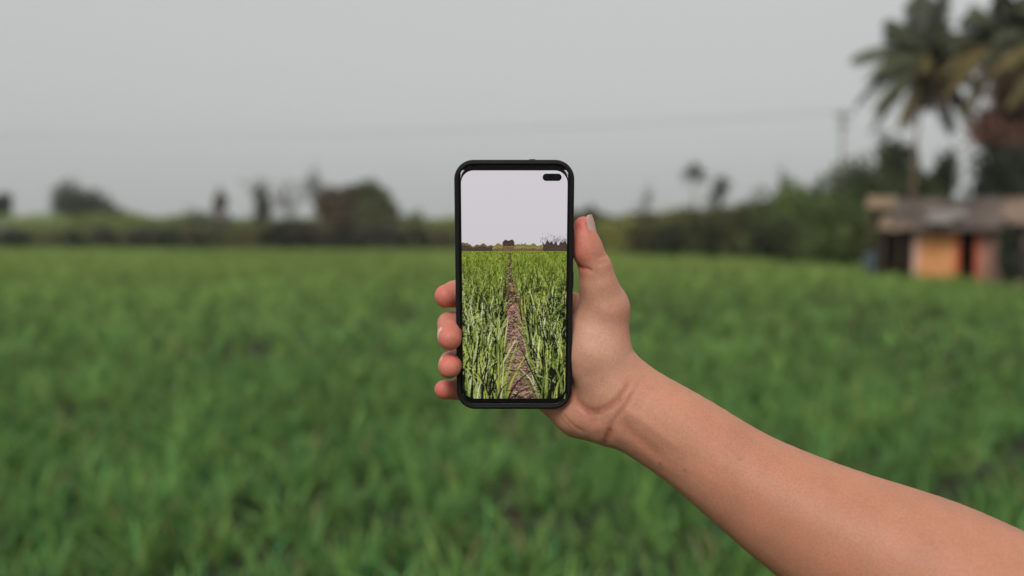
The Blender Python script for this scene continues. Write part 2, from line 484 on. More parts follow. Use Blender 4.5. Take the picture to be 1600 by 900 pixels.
tree('small dark tree whose top shows just right of the phone', 916, 327, 15, 72, (.050, .048, .030), 372, n=600, k=8)
bare_tree('slim faint tree left of the little far palm', 1003, 282, 16, 70, leafn=200, seed=22, colr=(.16, .18, .15))
tree('slim leafy tree right of the little far palm', 1121, 274, 17, 62, (.11, .13, .09), 330, n=300, k=7, size=.14)
bare_tree('faint bare sapling sticking up over the rising bushes', 1228, 256, 16, 60, leafn=110, seed=31, colr=(.2, .2, .18))
gl = 'dark green bushes rising towards the hut'
for i, (px, top, hw, D, lab, cc) in enumerate((
        (962, 341, 26, 58, 'low olive bush just right of the thumb', (0.244, 0.255, 0.078)),
        (1020, 345, 30, 55, 'low brownish bush below the slim faint tree', (0.110, 0.106, 0.046)),
        (1045, 352, 22, 51, 'black green bush below the little far palm', (0.054, 0.065, 0.031)),
        (1062, 326, 30, 56, 'olive bush whose top is under the little far palm', (0.232, 0.247, 0.078)),
        (1112, 330, 30, 53, 'dark bush below the slim leafy tree', (0.070, 0.079, 0.034)),
        (1155, 326, 34, 51, 'brown green bush where the scrub begins to rise', (0.107, 0.106, 0.043)),
        (1200, 304, 34, 49, 'dark green bush with a domed top, first step of the rise', (0.107, 0.138, 0.052)),
        (1245, 290, 34, 47, 'mid green bush, second step of the rise', (0.156, 0.221, 0.063)),
        (1292, 270, 34, 46, 'dark green bush around the foot of the utility pole', (0.110, 0.159, 0.052)),
        (1335, 252, 40, 45, 'tall dark bush behind the bright round bush', (0.089, 0.119, 0.046)),
        (1372, 262, 30, 46, 'dark green bush between the tall dark bush and the tall narrow tree', (0.133, 0.181, 0.063)),
        (1440, 282, 32, 45, 'leafy bush low behind the roof, between the two trees', (0.156, 0.195, 0.077)),
        (1215, 345, 36, 42, 'low black green bush left of the bright round bush', (0.059, 0.070, 0.031)),
        (1255, 358, 30, 39, 'low dark bush tucked against the bright round bush', (0.066, 0.084, 0.034)))):
    bush(lab, px, top, hw, D, cc, group=gl, n=1700, size=.13)
bush('bright green round bush standing left of the hut', 1308, 314, 47, 36, (.105, .145, .042), n=4200, size=.10, k=24)

tree('tall narrow tree behind the left end of the hut roof', 1398, 220, 27, 44, (.125, .160, .068), 350, n=3200, k=20, size=.13)
tree('rounded tree with a paler top right of the slender palm trunk', 1464, 242, 24, 46, (.150, .190, .085), 350, n=2500, k=14, size=.13, fill=.7)
tree('grey green tree low behind the roof, at the slender palm trunk', 1432, 264, 34, 48, (.120, .135, .095), 350, n=2500, k=14, size=.13)
tree('near black dense tree behind the roof at the right edge', 1590, 232, 66, 36, (.034, .042, .026), 330, n=6500, k=26, size=.12)
tree('reddish brown crowned tree at the right edge under the palms', 1594, 132, 72, 38, (.190, .095, .068), 262, n=6500, k=26, size=.13)

# ------------------------------------------------------------------ palms
def frond_mesh(theta, yaw, L, droop, colr, seed, leaf=0.80):
    r = np.random.default_rng(seed)
    d = np.array([math.cos(theta) * math.cos(yaw), math.sin(yaw), math.sin(theta) * math.cos(yaw)])
    ns = 26; s = np.linspace(0, 1, ns)
    P = d[None] * (L * s)[:, None] * (1 - 0.10 * droop * s[:, None] ** 2)
    P[:, 2] -= droop * L * 0.55 * s ** 2.2
    m = MB(); m.tube([tuple(p) for p in P[::3]], list(np.linspace(.05, .012, len(P[::3]))), 5)
    V = list(m.v); Fq = [list(f) for f in m.f]; cc = [np.array(colr) * 1.5] * len(V)
    side = np.cross(d, [0, 0, 1.0])
    if np.linalg.norm(side) < .2: side = np.array([1.0, 0, 0])
    side /= np.linalg.norm(side)
    for k in range(3, ns):
        for j in range(2):
            pp = P[k] * 1.0 if j == 0 else (P[k] + P[k - 1]) / 2
            t = P[k] - P[k - 1]; t /= np.linalg.norm(t)
            for sg in (-1, 1):
                ll = leaf * L / 4 * (0.45 + 1.0 * math.sin(math.pi * (0.15 + 0.8 * s[k]))) * r.uniform(.8, 1.15)
                dirn = t * .55 + side * sg * .75 + np.array([0, 0, -.45 - .3 * r.random()])
                dirn /= np.linalg.norm(dirn)
                e1 = pp + dirn * ll * .55; e2 = pp + dirn * ll + np.array([0, 0, -.22 * ll])
                wv = t * 0.060
                b = len(V)
                V += [tuple(pp - wv * .6), tuple(pp + wv * .6), tuple(e1 + wv), tuple(e1 - wv), tuple(e2 + wv * .2), tuple(e2 - wv * .2)]
                Fq += [[b, b + 1, b + 2, b + 3], [b + 3, b + 2, b + 4, b + 5]]
                cc += [np.array(colr) * r.uniform(.7, 1.3)] * 6
    return V, Fq, np.array(cc)
def palm(label, px, py, D, base_px, fronds, L, tr, seed, coco=True, name='palm_tree', group='palms by the hut'):
    X, Z = GX(px, D), GZ(py, D); X0 = GX(base_px, D)
    root = empty(name, (X0, D, 0), label, 'palm tree', group)
    m = MB(); dx = X - X0
    pts = []; rad = []
    for i in range(13):
        s = i / 12
        pts.append((dx * s ** 1.6, 0.15 * math.sin(s * 3), -0.05 + (Z + .05) * s)); rad.append(tr * (1.5 - .75 * s ** .5) * (1.04 if i % 2 else 1))
    m.tube(pts, rad, 10); m.build('trunk', M_palmbark, root, True)
    for i, (th, yaw, ls, dr, c) in enumerate(fronds):
        v, f, cc = frond_mesh(R(th), R(yaw), L * ls, dr, c, seed * 50 + i)
        v = np.array(v) + np.array([dx, 0, Z])
        o = mesh_obj('frond', v, f, M_leaf, root, col=cc)
        if c[0] > c[1] * 1.1: o['label'] = 'dead brown frond'
    if coco:
        r = random.Random(seed)
        for i in range(7):
            a = i * .9; m = MB()
            bx, by, bz = dx + .32 * math.cos(a), .32 * math.sin(a), Z - .35 - .12 * (i % 2)
            ring = [(bx, by, bz + .17 * math.cos(q)) for q in np.linspace(0, math.pi, 7)]
            m.tube(ring, [max(.01, .14 * math.sin(q)) for q in np.linspace(0, math.pi, 7)], 8)
            m.build('coconut', M_coco, root, True)
M_coco = noise_mat('coconut', (.20, .17, .07), (.32, .26, .12), 4, .6)
pg = (.098, .108, .060); pd = (.072, .078, .046); po = (.150, .118, .045); pb = (.180, .115, .065)
palm('slender tall palm, its whole crown clear against the sky', 1437, 88, 42, 1421, [
    (92, 5, 1.0, .25, pd), (83, -10, .95, .2, pd), (100, 12, .9, .3, pd), (122, 8, .95, .55, pg), (140, -5, .75, .5, pg),
    (160, 5, 1.05, .62, pg), (176, -8, .9, .8, pg), (195, 10, .95, .75, pg), (210, -12, .95, .6, pg), (226, 5, 1.0, .5, (.06, .062, .03)),
    (244, -8, .95, .3, po), (262, 14, .8, .3, pg), (285, -10, .8, .2, pb), (300, 10, 1.0, .25, pd), (310, -5, 1.0, .3, pd), (322, 5, .85, .5, pd),
    (20, -8, .75, .8, pg), (45, 8, .7, .5, pg), (65, -5, .6, .4, pd), (5, 20, .8, .8, pg), (340, -20, .8, .7, pg), (170, 60, .8, .6, pg),
    (200, -60, .7, .6, po), (20, 65, .8, .6, pg), (100, 55, .7, .6, pg), (80, -55, .7, .6, pg), (300, 40, .8, .3, pd), (235, 40, .8, .3, pg)], 3.9, .075, 1)
palm('palm with drooping yellow brown lower fronds, right of the slender palm', 1556, 62, 40, 1566, [
    (95, 0, .75, .3, pg), (120, 10, .8, .5, pg), (140, -8, .85, .6, pg), (158, 5, .9, .75, pg), (70, 10, .8, .4, pg), (50, -10, .8, .5, pg),
    (30, 5, .9, .6, pg), (10, -5, .9, .7, pd), (190, 5, .9, .7, po), (205, -10, 1.0, .6, po), (218, 12, 1.0, .5, pb), (232, -4, 1.0, .45, po),
    (248, 10, .9, .4, (.085, .075, .03)), (262, -12, .85, .3, po), (280, 10, .9, .3, (.06, .06, .03)), (300, -8, .9, .4, po), (320, 8, .95, .5, pb), (340, -5, .95, .6, pd),
    (200, 50, .8, .5, po), (300, 50, .8, .5, pd), (150, 55, .8, .6, pg), (40, -50, .8, .6, pg), (110, -50, .7, .5, pg), (240, -50, .8, .4, po)], 3.7, .15, 2)
palm('palm half outside the right edge of the photo', 1645, 55, 37, 1650, [
    (95, 0, .9, .3, pg), (120, 10, .9, .5, pg), (140, -8, .9, .6, pd), (158, 5, .95, .75, pd), (175, 8, 1.0, .7, pd), (190, -8, 1.0, .6, po), (207, 5, 1.0, .5, pb),
    (222, -6, 1.0, .45, po), (240, 10, .9, .35, po), (262, -12, .85, .3, pd), (70, 10, .8, .4, pg), (45, -10, .8, .5, pg), (20, 5, .9, .6, pg), (340, 0, .9, .6, pg), (310, 0, .9, .4, pg)], 3.7, .15, 3)
FP = (.14, .16, .14)
palm('little far palm on a thin trunk above the bushes', 1083, 272, 66, 1086, [
    (90, 0, .9, .4, FP), (125, 10, .9, .5, FP), (155, 0, 1, .6, FP), (185, 0, .9, .6, FP), (220, 0, .8, .4, FP), (55, 0, .9, .5, FP), (25, 0, 1, .6, FP), (350, 5, .9, .6, FP),
    (320, 0, .8, .4, FP), (90, 60, .8, .5, FP), (270, -50, .7, .2, FP)], 1.35, .07, 4, coco=False, group='far palm')

# ------------------------------------------------------------------ utility pole and wires
M_pole = noise_mat('pole_concrete', (.23, .19, .17), (.34, .29, .26), 3, .85, .2)
M_steel = noise_mat('pole_steel', (.12, .12, .12), (.20, .20, .20), 5, .6)
M_wire = noise_mat('wire', (.06, .06, .06), (.09, .09, .09), 5, .5)
PD = 45.0
def pole(X, D, H, label):
    root = empty('utility_pole', (X, D, 0), label, 'utility pole', 'poles of the power line')
    m = MB(); m.tube([(0, 0, -.05), (0, 0, H * .5), (0, 0, H)], [.11, .09, .075], 10); m.build('post', M_pole, root, True)
    m = MB(); m.box((0, -.13, H - .35), (.95, .09, .10)); m.box((0, -.13, H - .9), (.75, .09, .10)); m.build('crossarm', M_steel, root, bevel=.01)
    for x in (-.42, 0, .42):
        m = MB(); m.tube([(x, -.13, H - .30), (x, -.13, H - .24), (x, -.13, H - .18), (x, -.13, H - .12)], [.03, .07, .04, .03], 8); m.build('insulator', M_steel, root, True)
PH = GZ(174, PD)
pole(GX(1311, PD), PD, PH, 'lone slim utility pole rising from the bushes left of the palms')
pole(GX(-260, 62), 62, PH + 1.2, 'utility pole outside the left edge carrying the far end of the wires')
for i, (dx, dz) in enumerate(((-.42, -.12), (0, -.12), (.42, -.12))):
    a = Vector((GX(1311, PD) + dx, PD - .13, PH + dz)); b = Vector((GX(-260, 62) + dx, 62 - .13, PH + 1.2 + dz)); pts = []
    for k in range(25):
        s = k / 24; p = a.lerp(b, s); p.z -= 0.9 * 4 * s * (1 - s); pts.append(p)
    m = MB(); m.tube(pts, .0055, 5)
    o = m.build('power_wire', M_wire, None, True)
    tag(o, 'faint power wire running left from the ' + ('left end', 'middle', 'right end')[i] + ' of the utility pole crossarm', 'wire', 'power wires across the sky')

# ------------------------------------------------------------------ the air: thin even haze over the whole scene
hz_ = MB(); hz_.box((0, 0, 7.25), (1420, 1420, 16.5))
mh = bpy.data.materials.new('air_haze'); mh.use_nodes = True; th = mh.node_tree
th.nodes.remove(th.nodes['Principled BSDF'])
pv_ = th.nodes.new('ShaderNodeVolumePrincipled'); pv_.inputs['Color'].default_value = (.93, .95, .96, 1); pv_.inputs['Density'].default_value = .00040
th.links.new(pv_.outputs[0], th.nodes['Material Output'].inputs['Volume'])
tag(hz_.build('haze', mh), 'thin pale haze in the air over the field', kind='stuff')
SC.cycles.volume_bounces = 1

# ------------------------------------------------------------------ hut
HD = 27.5
M_roof = None
def roof_mat():
    m, t, b = mat_new('weathered_roof_tile')
    tc = t.nodes.new('ShaderNodeTexCoord'); n1 = t.nodes.new('ShaderNodeTexNoise'); n1.inputs['Scale'].default_value = 1.1; n1.inputs['Detail'].default_value = 7
    wv = t.nodes.new('ShaderNodeTexWave'); wv.inputs['Scale'].default_value = 3.4; wv.inputs['Distortion'].default_value = 1.2
    wv.bands_direction = 'X'
    t.links.new(tc.outputs['Object'], n1.inputs['Vector']); t.links.new(tc.outputs['Object'], wv.inputs['Vector'])
    r = t.nodes.new('ShaderNodeValToRGB'); r.color_ramp.elements[0].position = .35; r.color_ramp.elements[1].position = .66
    r.color_ramp.elements[0].color = (.085, .064, .052, 1); r.color_ramp.elements[1].color = (.20, .155, .13, 1)
    t.links.new(n1.outputs['Fac'], r.inputs[0])
    mx = t.nodes.new('ShaderNodeMix'); mx.data_type = 'RGBA'; mx.blend_type = 'MULTIPLY'; mx.inputs[0].default_value = .35
    t.links.new(r.outputs[0], mx.inputs[6]); t.links.new(wv.outputs['Color'], mx.inputs[7]); t.links.new(mx.outputs[2], b.inputs['Base Color'])
    bp = t.nodes.new('ShaderNodeBump'); bp.inputs['Strength'].default_value = .5; bp.inputs['Distance'].default_value = .03
    t.links.new(wv.outputs['Color'], bp.inputs['Height']); t.links.new(bp.outputs[0], b.inputs['Normal'])
    b.inputs['Roughness'].default_value = .9
    return m
def brick_mat(name, c1, c2, mortar):
    m, t, b = mat_new(name)
    tc = t.nodes.new('ShaderNodeTexCoord'); mp = t.nodes.new('ShaderNodeMapping'); mp.inputs['Rotation'].default_value = (R(90), 0, 0)
    br = t.nodes.new('ShaderNodeTexBrick'); br.inputs['Scale'].default_value = 4.0
    br.inputs['Color1'].default_value = (*c1, 1); br.inputs['Color2'].default_value = (*c2, 1); br.inputs['Mortar'].default_value = (*mortar, 1)
    t.links.new(tc.outputs['Object'], mp.inputs[0]); t.links.new(mp.outputs[0], br.inputs['Vector']); t.links.new(br.outputs[0], b.inputs['Base Color'])
    b.inputs['Roughness'].default_value = .9
    return m
M_roof = roof_mat()
M_orange = noise_mat('orange_plaster', (.60, .25, .085), (.76, .38, .17), 1.3, .85, .2)
M_pink = noise_mat('pink_plaster', (.60, .36, .29), (.70, .45, .37), 1.8, .85, .2)
M_brick = brick_mat('brick', (.25, .135, .10), (.20, .115, .09), (.26, .19, .15))
M_dim = noise_mat('hut_inner_shade', (.035, .028, .024), (.06, .045, .038), 2, .9)  # interior shade put into a near-black wall colour
M_tan = noise_mat('dry_thatch', (.20, .14, .09), (.36, .27, .18), 7, .95, .5, stretch=(1, 4, 1))
M_red = noise_mat('red_door_paint', (.62, .10, .035), (.72, .15, .06), 3, .6)
M_wood = noise_mat('old_wood', (.06, .04, .03), (.14, .10, .07), 5, .85, .3, stretch=(1, 1, .2))
M_grey = noise_mat('grey_plank', (.16, .14, .13), (.26, .23, .21), 4, .9, .3)

hut = empty('hut', (GX(1460, HD), HD, 0), 'low hut with an orange wall, dark doorway and weathered grey tile roof', 'hut', rz=R(-27.7))
def hx(px, dy=0.0): return (GX(px, HD) - GX(1460, HD)) * .885
def hbox(m, px0, px1, y0, y1, z0, z1):
    x0, x1 = hx(px0, y0), hx(px1, y0); m.box(((x0 + x1) / 2, (y0 + y1) / 2, (z0 + z1) / 2), (x1 - x0, y1 - y0, z1 - z0))
m = MB(); hbox(m, 1436, 1492, 0, .2, 0, 1.86); m.build('orange_wall', M_orange, hut)
m = MB(); hbox(m, 1425, 1435.9, -.10, .2, 0, 1.84); m.build('pink_pillar', M_pink, hut, bevel=.02)
m = MB(); hbox(m, 1527, 1554, 0, .2, 0, 1.86); m.build('side_wall', brick_mat('pinkish_brick', (.44, .20, .15), (.38, .18, .13), (.40, .28, .22)), hut)
m = MB(); hbox(m, 1492.1, 1498, -.05, .12, 0, 1.84); hbox(m, 1522, 1526.9, -.05, .12, 0, 1.84); hbox(m, 1498.1, 1521.9, -.05, .12, 1.76, 1.85); m.build('door_frame', M_red, hut)
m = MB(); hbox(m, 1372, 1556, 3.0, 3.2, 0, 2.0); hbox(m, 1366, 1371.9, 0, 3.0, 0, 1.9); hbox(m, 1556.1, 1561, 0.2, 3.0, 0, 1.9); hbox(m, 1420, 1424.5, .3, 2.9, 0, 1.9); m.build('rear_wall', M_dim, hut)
m = MB(); hbox(m, 1372, 1424, 1.5, 1.65, 0, 1.9); m.build('porch_wall', noise_mat('shaded_red_plaster', (.06, .03, .025), (.10, .05, .035), 2, .9), hut)  # shade of the open porch painted into the dark red wall colour
for px in (1376, 1404):
    m = MB(); m.tube([(hx(px), -.25, 0), (hx(px) + .03, -.25, 1.0), (hx(px), -.25, 1.86)], .05, 8); m.build('post', M_wood, hut, True)
# roof: two pitched slabs with a ridge, corrugated with rows of tiles
def slab(m, x0, x1, y0, z0, y1, z1, th, nx=60, amp=.025):
    b = len(m.v); ny = 8
    rr = random.Random(int(x0 * 10))
    for side in (0, 1):
        for j in range(ny + 1):
            t_ = j / ny
            for i in range(nx + 1):
                s = i / nx
                z = z0 + (z1 - z0) * t_ + amp * math.sin(i * math.pi) + (amp if i % 2 else -amp) * (1 - side)
                z += .03 * math.sin(s * 9) - side * th - .012 * (j % 2)
                m.v.append((x0 + (x1 - x0) * s, y0 + (y1 - y0) * t_, z))
    q = (nx + 1) * (ny + 1)
    for side in (0, 1):
        for j in range(ny):
            for i in range(nx):
                a = b + side * q + j * (nx + 1) + i
                m.f.append([a, a + 1, a + nx + 2, a + nx + 1] if side == 0 else [a, a + nx + 1, a + nx + 2, a + 1])
    for i in range(nx):
        a = b + i; m.f.append([a, a + q, a + q + 1, a + 1])
        a = b + ny * (nx + 1) + i; m.f.append([a, a + 1, a + q + 1, a + q])
    for j in range(ny):
        a = b + j * (nx + 1); m.f.append([a, a + nx + 1, a + q + nx + 1, a + q])
        a += nx; m.f.append([a, a + q, a + q + nx + 1, a + nx + 1])
ez = GZ(357, HD - .6); rzr = GZ(311, HD + 1.6)
m = MB(); slab(m, hx(1386), hx(1566), -.6, ez, 1.6, rzr, .07, nx=80, amp=.015); slab(m, hx(1386), hx(1566), 1.62, rzr, 3.8, ez, .07, nx=80, amp=.015)
m.build('roof', M_roof, hut)
m = MB(); slab(m, hx(1370), hx(1418), -.75, GZ(357, HD - .75), .5, GZ(337, HD + .5), .05, nx=20); m.build('porch_roof', M_tan, hut)
m = MB(); slab(m, hx(1341, 1.5), hx(1392, 1.5), .9, GZ(322, HD + .9), 2.2, GZ(306, HD + 2.2), .06, nx=16); m.build('thatch_panel', M_tan, hut)
m = MB(); hbox(m, 1352, 1394, 2.2, 2.3, 1.9, GZ(322, HD + 2)); m.build('dark_gap_panel', M_dim, hut)  # dark panel standing in for the shaded opening under the thatch
m = MB(); m.tube([(hx(1348, 1), .95, 0), (hx(1349, 1), .95, GZ(322, HD + .9) - .05)], .04, 8); m.build('post', M_wood, hut, True)
m = MB(); m.box((hx(1466), -.72, ez + .30), (.75, .5, .02), Matrix.Rotation(R(30), 3, 'X')); m.box((hx(1472) + .1, -.35, ez + .47), (1.1, .6, .02), Matrix.Rotation(R(31), 3, 'X') @ Matrix.Rotation(R(12), 3, 'Z'))
o = m.build('roof_sheet', noise_mat('pale_metal_sheet', (.17, .15, .14), (.24, .22, .21), 3, .6), hut)

shed = empty('brick_building', (GX(1590, 26.2), 26.2, 0), 'pinkish brown brick building with a tan roof at the right edge beside the hut', 'building', rz=R(-27.7))
def sx_(px): return (GX(px, 26.8) - GX(1590, 26.8)) * .87
m = MB(); x0, x1 = sx_(1552), sx_(1760); z1 = GZ(350, 26.2)
m.box(((x0 + x1) / 2, 2.0, z1 / 2), (x1 - x0, 4.0, z1)); m.build('wall', M_brick, shed)
x0 = sx_(1566)
m = MB(); slab(m, x0, x1, -.55, z1 - .05, 1.9, GZ(309, 27.5), .07, nx=80, amp=.015); slab(m, x0, x1, 1.92, GZ(309, 27.5), 4.3, z1, .07, nx=80, amp=.015)
m.build('roof', noise_mat('tan_roof_tile', (.17, .115, .085), (.30, .215, .165), 1.5, .9, .3), shed)
m = MB(); m.add([(x0 + .05, 0, z1), (x0 + .05, 3.9, z1), (x0 + .05, 1.9, GZ(309, 27.5) - .1), (x0 + .2, 0, z1), (x0 + .2, 3.9, z1), (x0 + .2, 1.9, GZ(309, 27.5) - .1)], [[0, 2, 1], [3, 4, 5], [0, 1, 4, 3], [1, 2, 5, 4], [2, 0, 3, 5]]); m.build('gable', M_brick, shed)
m = MB(); m.box((sx_(1597), -.06, .9), (.18, .1, 1.8)); m.build('pilaster', M_pink, shed)
m = MB(); m.box((sx_(1640), -.03, .9), (.9, .05, 1.78)); m.build('door', M_wood, shed)
bush('dark green shrub growing against the brick building', 1576, 352, 15, 24.9, (.036, .048, .026), n=1100, size=.08)
bush('grey brown bush at the bottom of the right edge', 1608, 382, 16, 23.6, (.070, .066, .060), n=700, size=.08)

# blue drum by the bushes
M_blue = noise_mat('blue_plastic', (.12, .18, .24), (.18, .25, .32), 3, .5)
dr = empty('water_drum', (GX(1361, 30), 30, 0), 'pale blue plastic drum standing left of the hut porch', 'drum')
m = MB(); H_ = .95
prof = [(0, .24), (.03, .28), (.25, .29), (.27, .305), (.29, .29), (.6, .29), (.62, .305), (.64, .29), (.92, .285), (.97, .25), (1.0, .22)]
m.tube([(0, 0, p * H_) for p, _ in prof], [r * .8 for _, r in prof], 24); m.build('barrel', M_blue, dr, True)
m = MB(); m.tube([(0.08, 0, H_ - .005), (.08, 0, H_ + .03)], [.06, .055], 14); m.build('lid', M_steel, dr, True)

# ------------------------------------------------------------------ the phone
PC = C3(803.5, 450.8, 0.545)
a = R(10.0)
U_ = np.array([1.0, 0, 0]); V_ = np.array([0, math.cos(a), -math.sin(a)]); N_ = np.array([0, -math.sin(a), -math.cos(a)])
PW, PHt, PT = 0.0800, 0.1722, 0.0115
ctr = cam2world(PC)
def dirw(v): return cam2world(np.asarray(v)) - cam2world(np.zeros(3))
Rm = Matrix((tuple(dirw(U_)), tuple(dirw(V_)), tuple(dirw(N_)))).transposed()
if Rm.determinant() < 0: raise RuntimeError('frame')
phone = empty('phone', tuple(ctr), 'black cased phone held upright, its screen showing a bright field picture', 'phone')
phone.rotation_euler = Rm.to_euler()
phone.scale = (1, 1, 1)
def rrect(wd, ht, r, n=10, cx=0, cy=0):
    out = []
    for (sx, sy, a0) in ((1, 1, 0), (-1, 1, 90), (-1, -1, 180), (1, -1, 270)):
        for k in range(n + 1):
            q = R(a0 + 90 * k / n); out.append((cx + sx * (wd / 2 - r) + r * math.cos(q), cy + sy * (ht / 2 - r) + r * math.sin(q)))
    return out
def loft(name, loops, mat, parent, cap_first=True, cap_last=True, smooth=True):
    V = []; Fq = []; n = len(loops[0][0])
    for lp, z in loops: V += [(x, y, z) for x, y in lp]
    for i in range(len(loops) - 1):
        for k in range(n):
            k2 = (k + 1) % n; Fq.append([i * n + k, i * n + k2, (i + 1) * n + k2, (i + 1) * n + k])
    if cap_first: Fq.append(list(range(n))[::-1])
    if cap_last: Fq.append([(len(loops) - 1) * n + k for k in range(n)])
    o = mesh_obj(name, V, Fq, mat, parent, False)
    if smooth:
        for p in o.data.polygons: p.use_smooth = len(p.vertices) == 4
    return o
M_case = noise_mat('black_rubber', (.008, .008, .0085), (.011, .011, .0115), 60, .68, .08, spec=.22, bumpdist=.0002)
M_bezel = noise_mat('black_glass_border', (.004, .004, .0045), (.006, .006, .0065), 10, .25, spec=.4)
M_alu = noise_mat('phone_metal_edge', (.05, .05, .05), (.08, .078, .078), 20, .35)
M_alu.node_tree.nodes['Principled BSDF'].inputs['Metallic'].default_value = .9
RC = .0128
cs = lambda ins, z: (rrect(PW - 2 * ins, PHt - 2 * ins, max(RC - ins, .002)), z)
loft('case', [cs(.0035, -PT), cs(.0016, -PT + .0006), cs(.0004, -PT + .0022), cs(0, -PT + .0045), cs(0, -.0030), cs(.0005, -.0012), cs(.0014, -.0003), cs(.0022, 0), cs(.0030, -.0004), cs(.0034, -.0013), cs(.0035, -.0060)], M_case, phone, True, True)
loft('metal_frame', [cs(.00355, -.0058), cs(.00355, -.0019), cs(.0038, -.0014), cs(.0041, -.00125), (rrect(PW - .0084, PHt - .0084, RC - .0042), -.0058)], M_alu, phone, True, True)
BW, BH, BR = PW - .0084, PHt - .0084, RC - .0042
SWd, SHt, SR = .0708, .1572, .0084
SYO = .0006
ring_o = rrect(BW, BH, BR); ring_i = rrect(SWd, SHt, SR, cy=SYO)
V = [(x, y, -.00150) for x, y in ring_o] + [(x, y, -.00125) for x, y in rrect(BW - .0006, BH - .0006, BR - .0003)] + [(x, y, -.00125) for x, y in ring_i]
n = len(ring_o); Fq = []
for i in range(2):
    for k in range(n):
        k2 = (k + 1) % n; Fq.append([i * n + k, i * n + k2, (i + 1) * n + k2, (i + 1) * n + k])
mesh_obj('screen_border', V, Fq, M_bezel, phone)

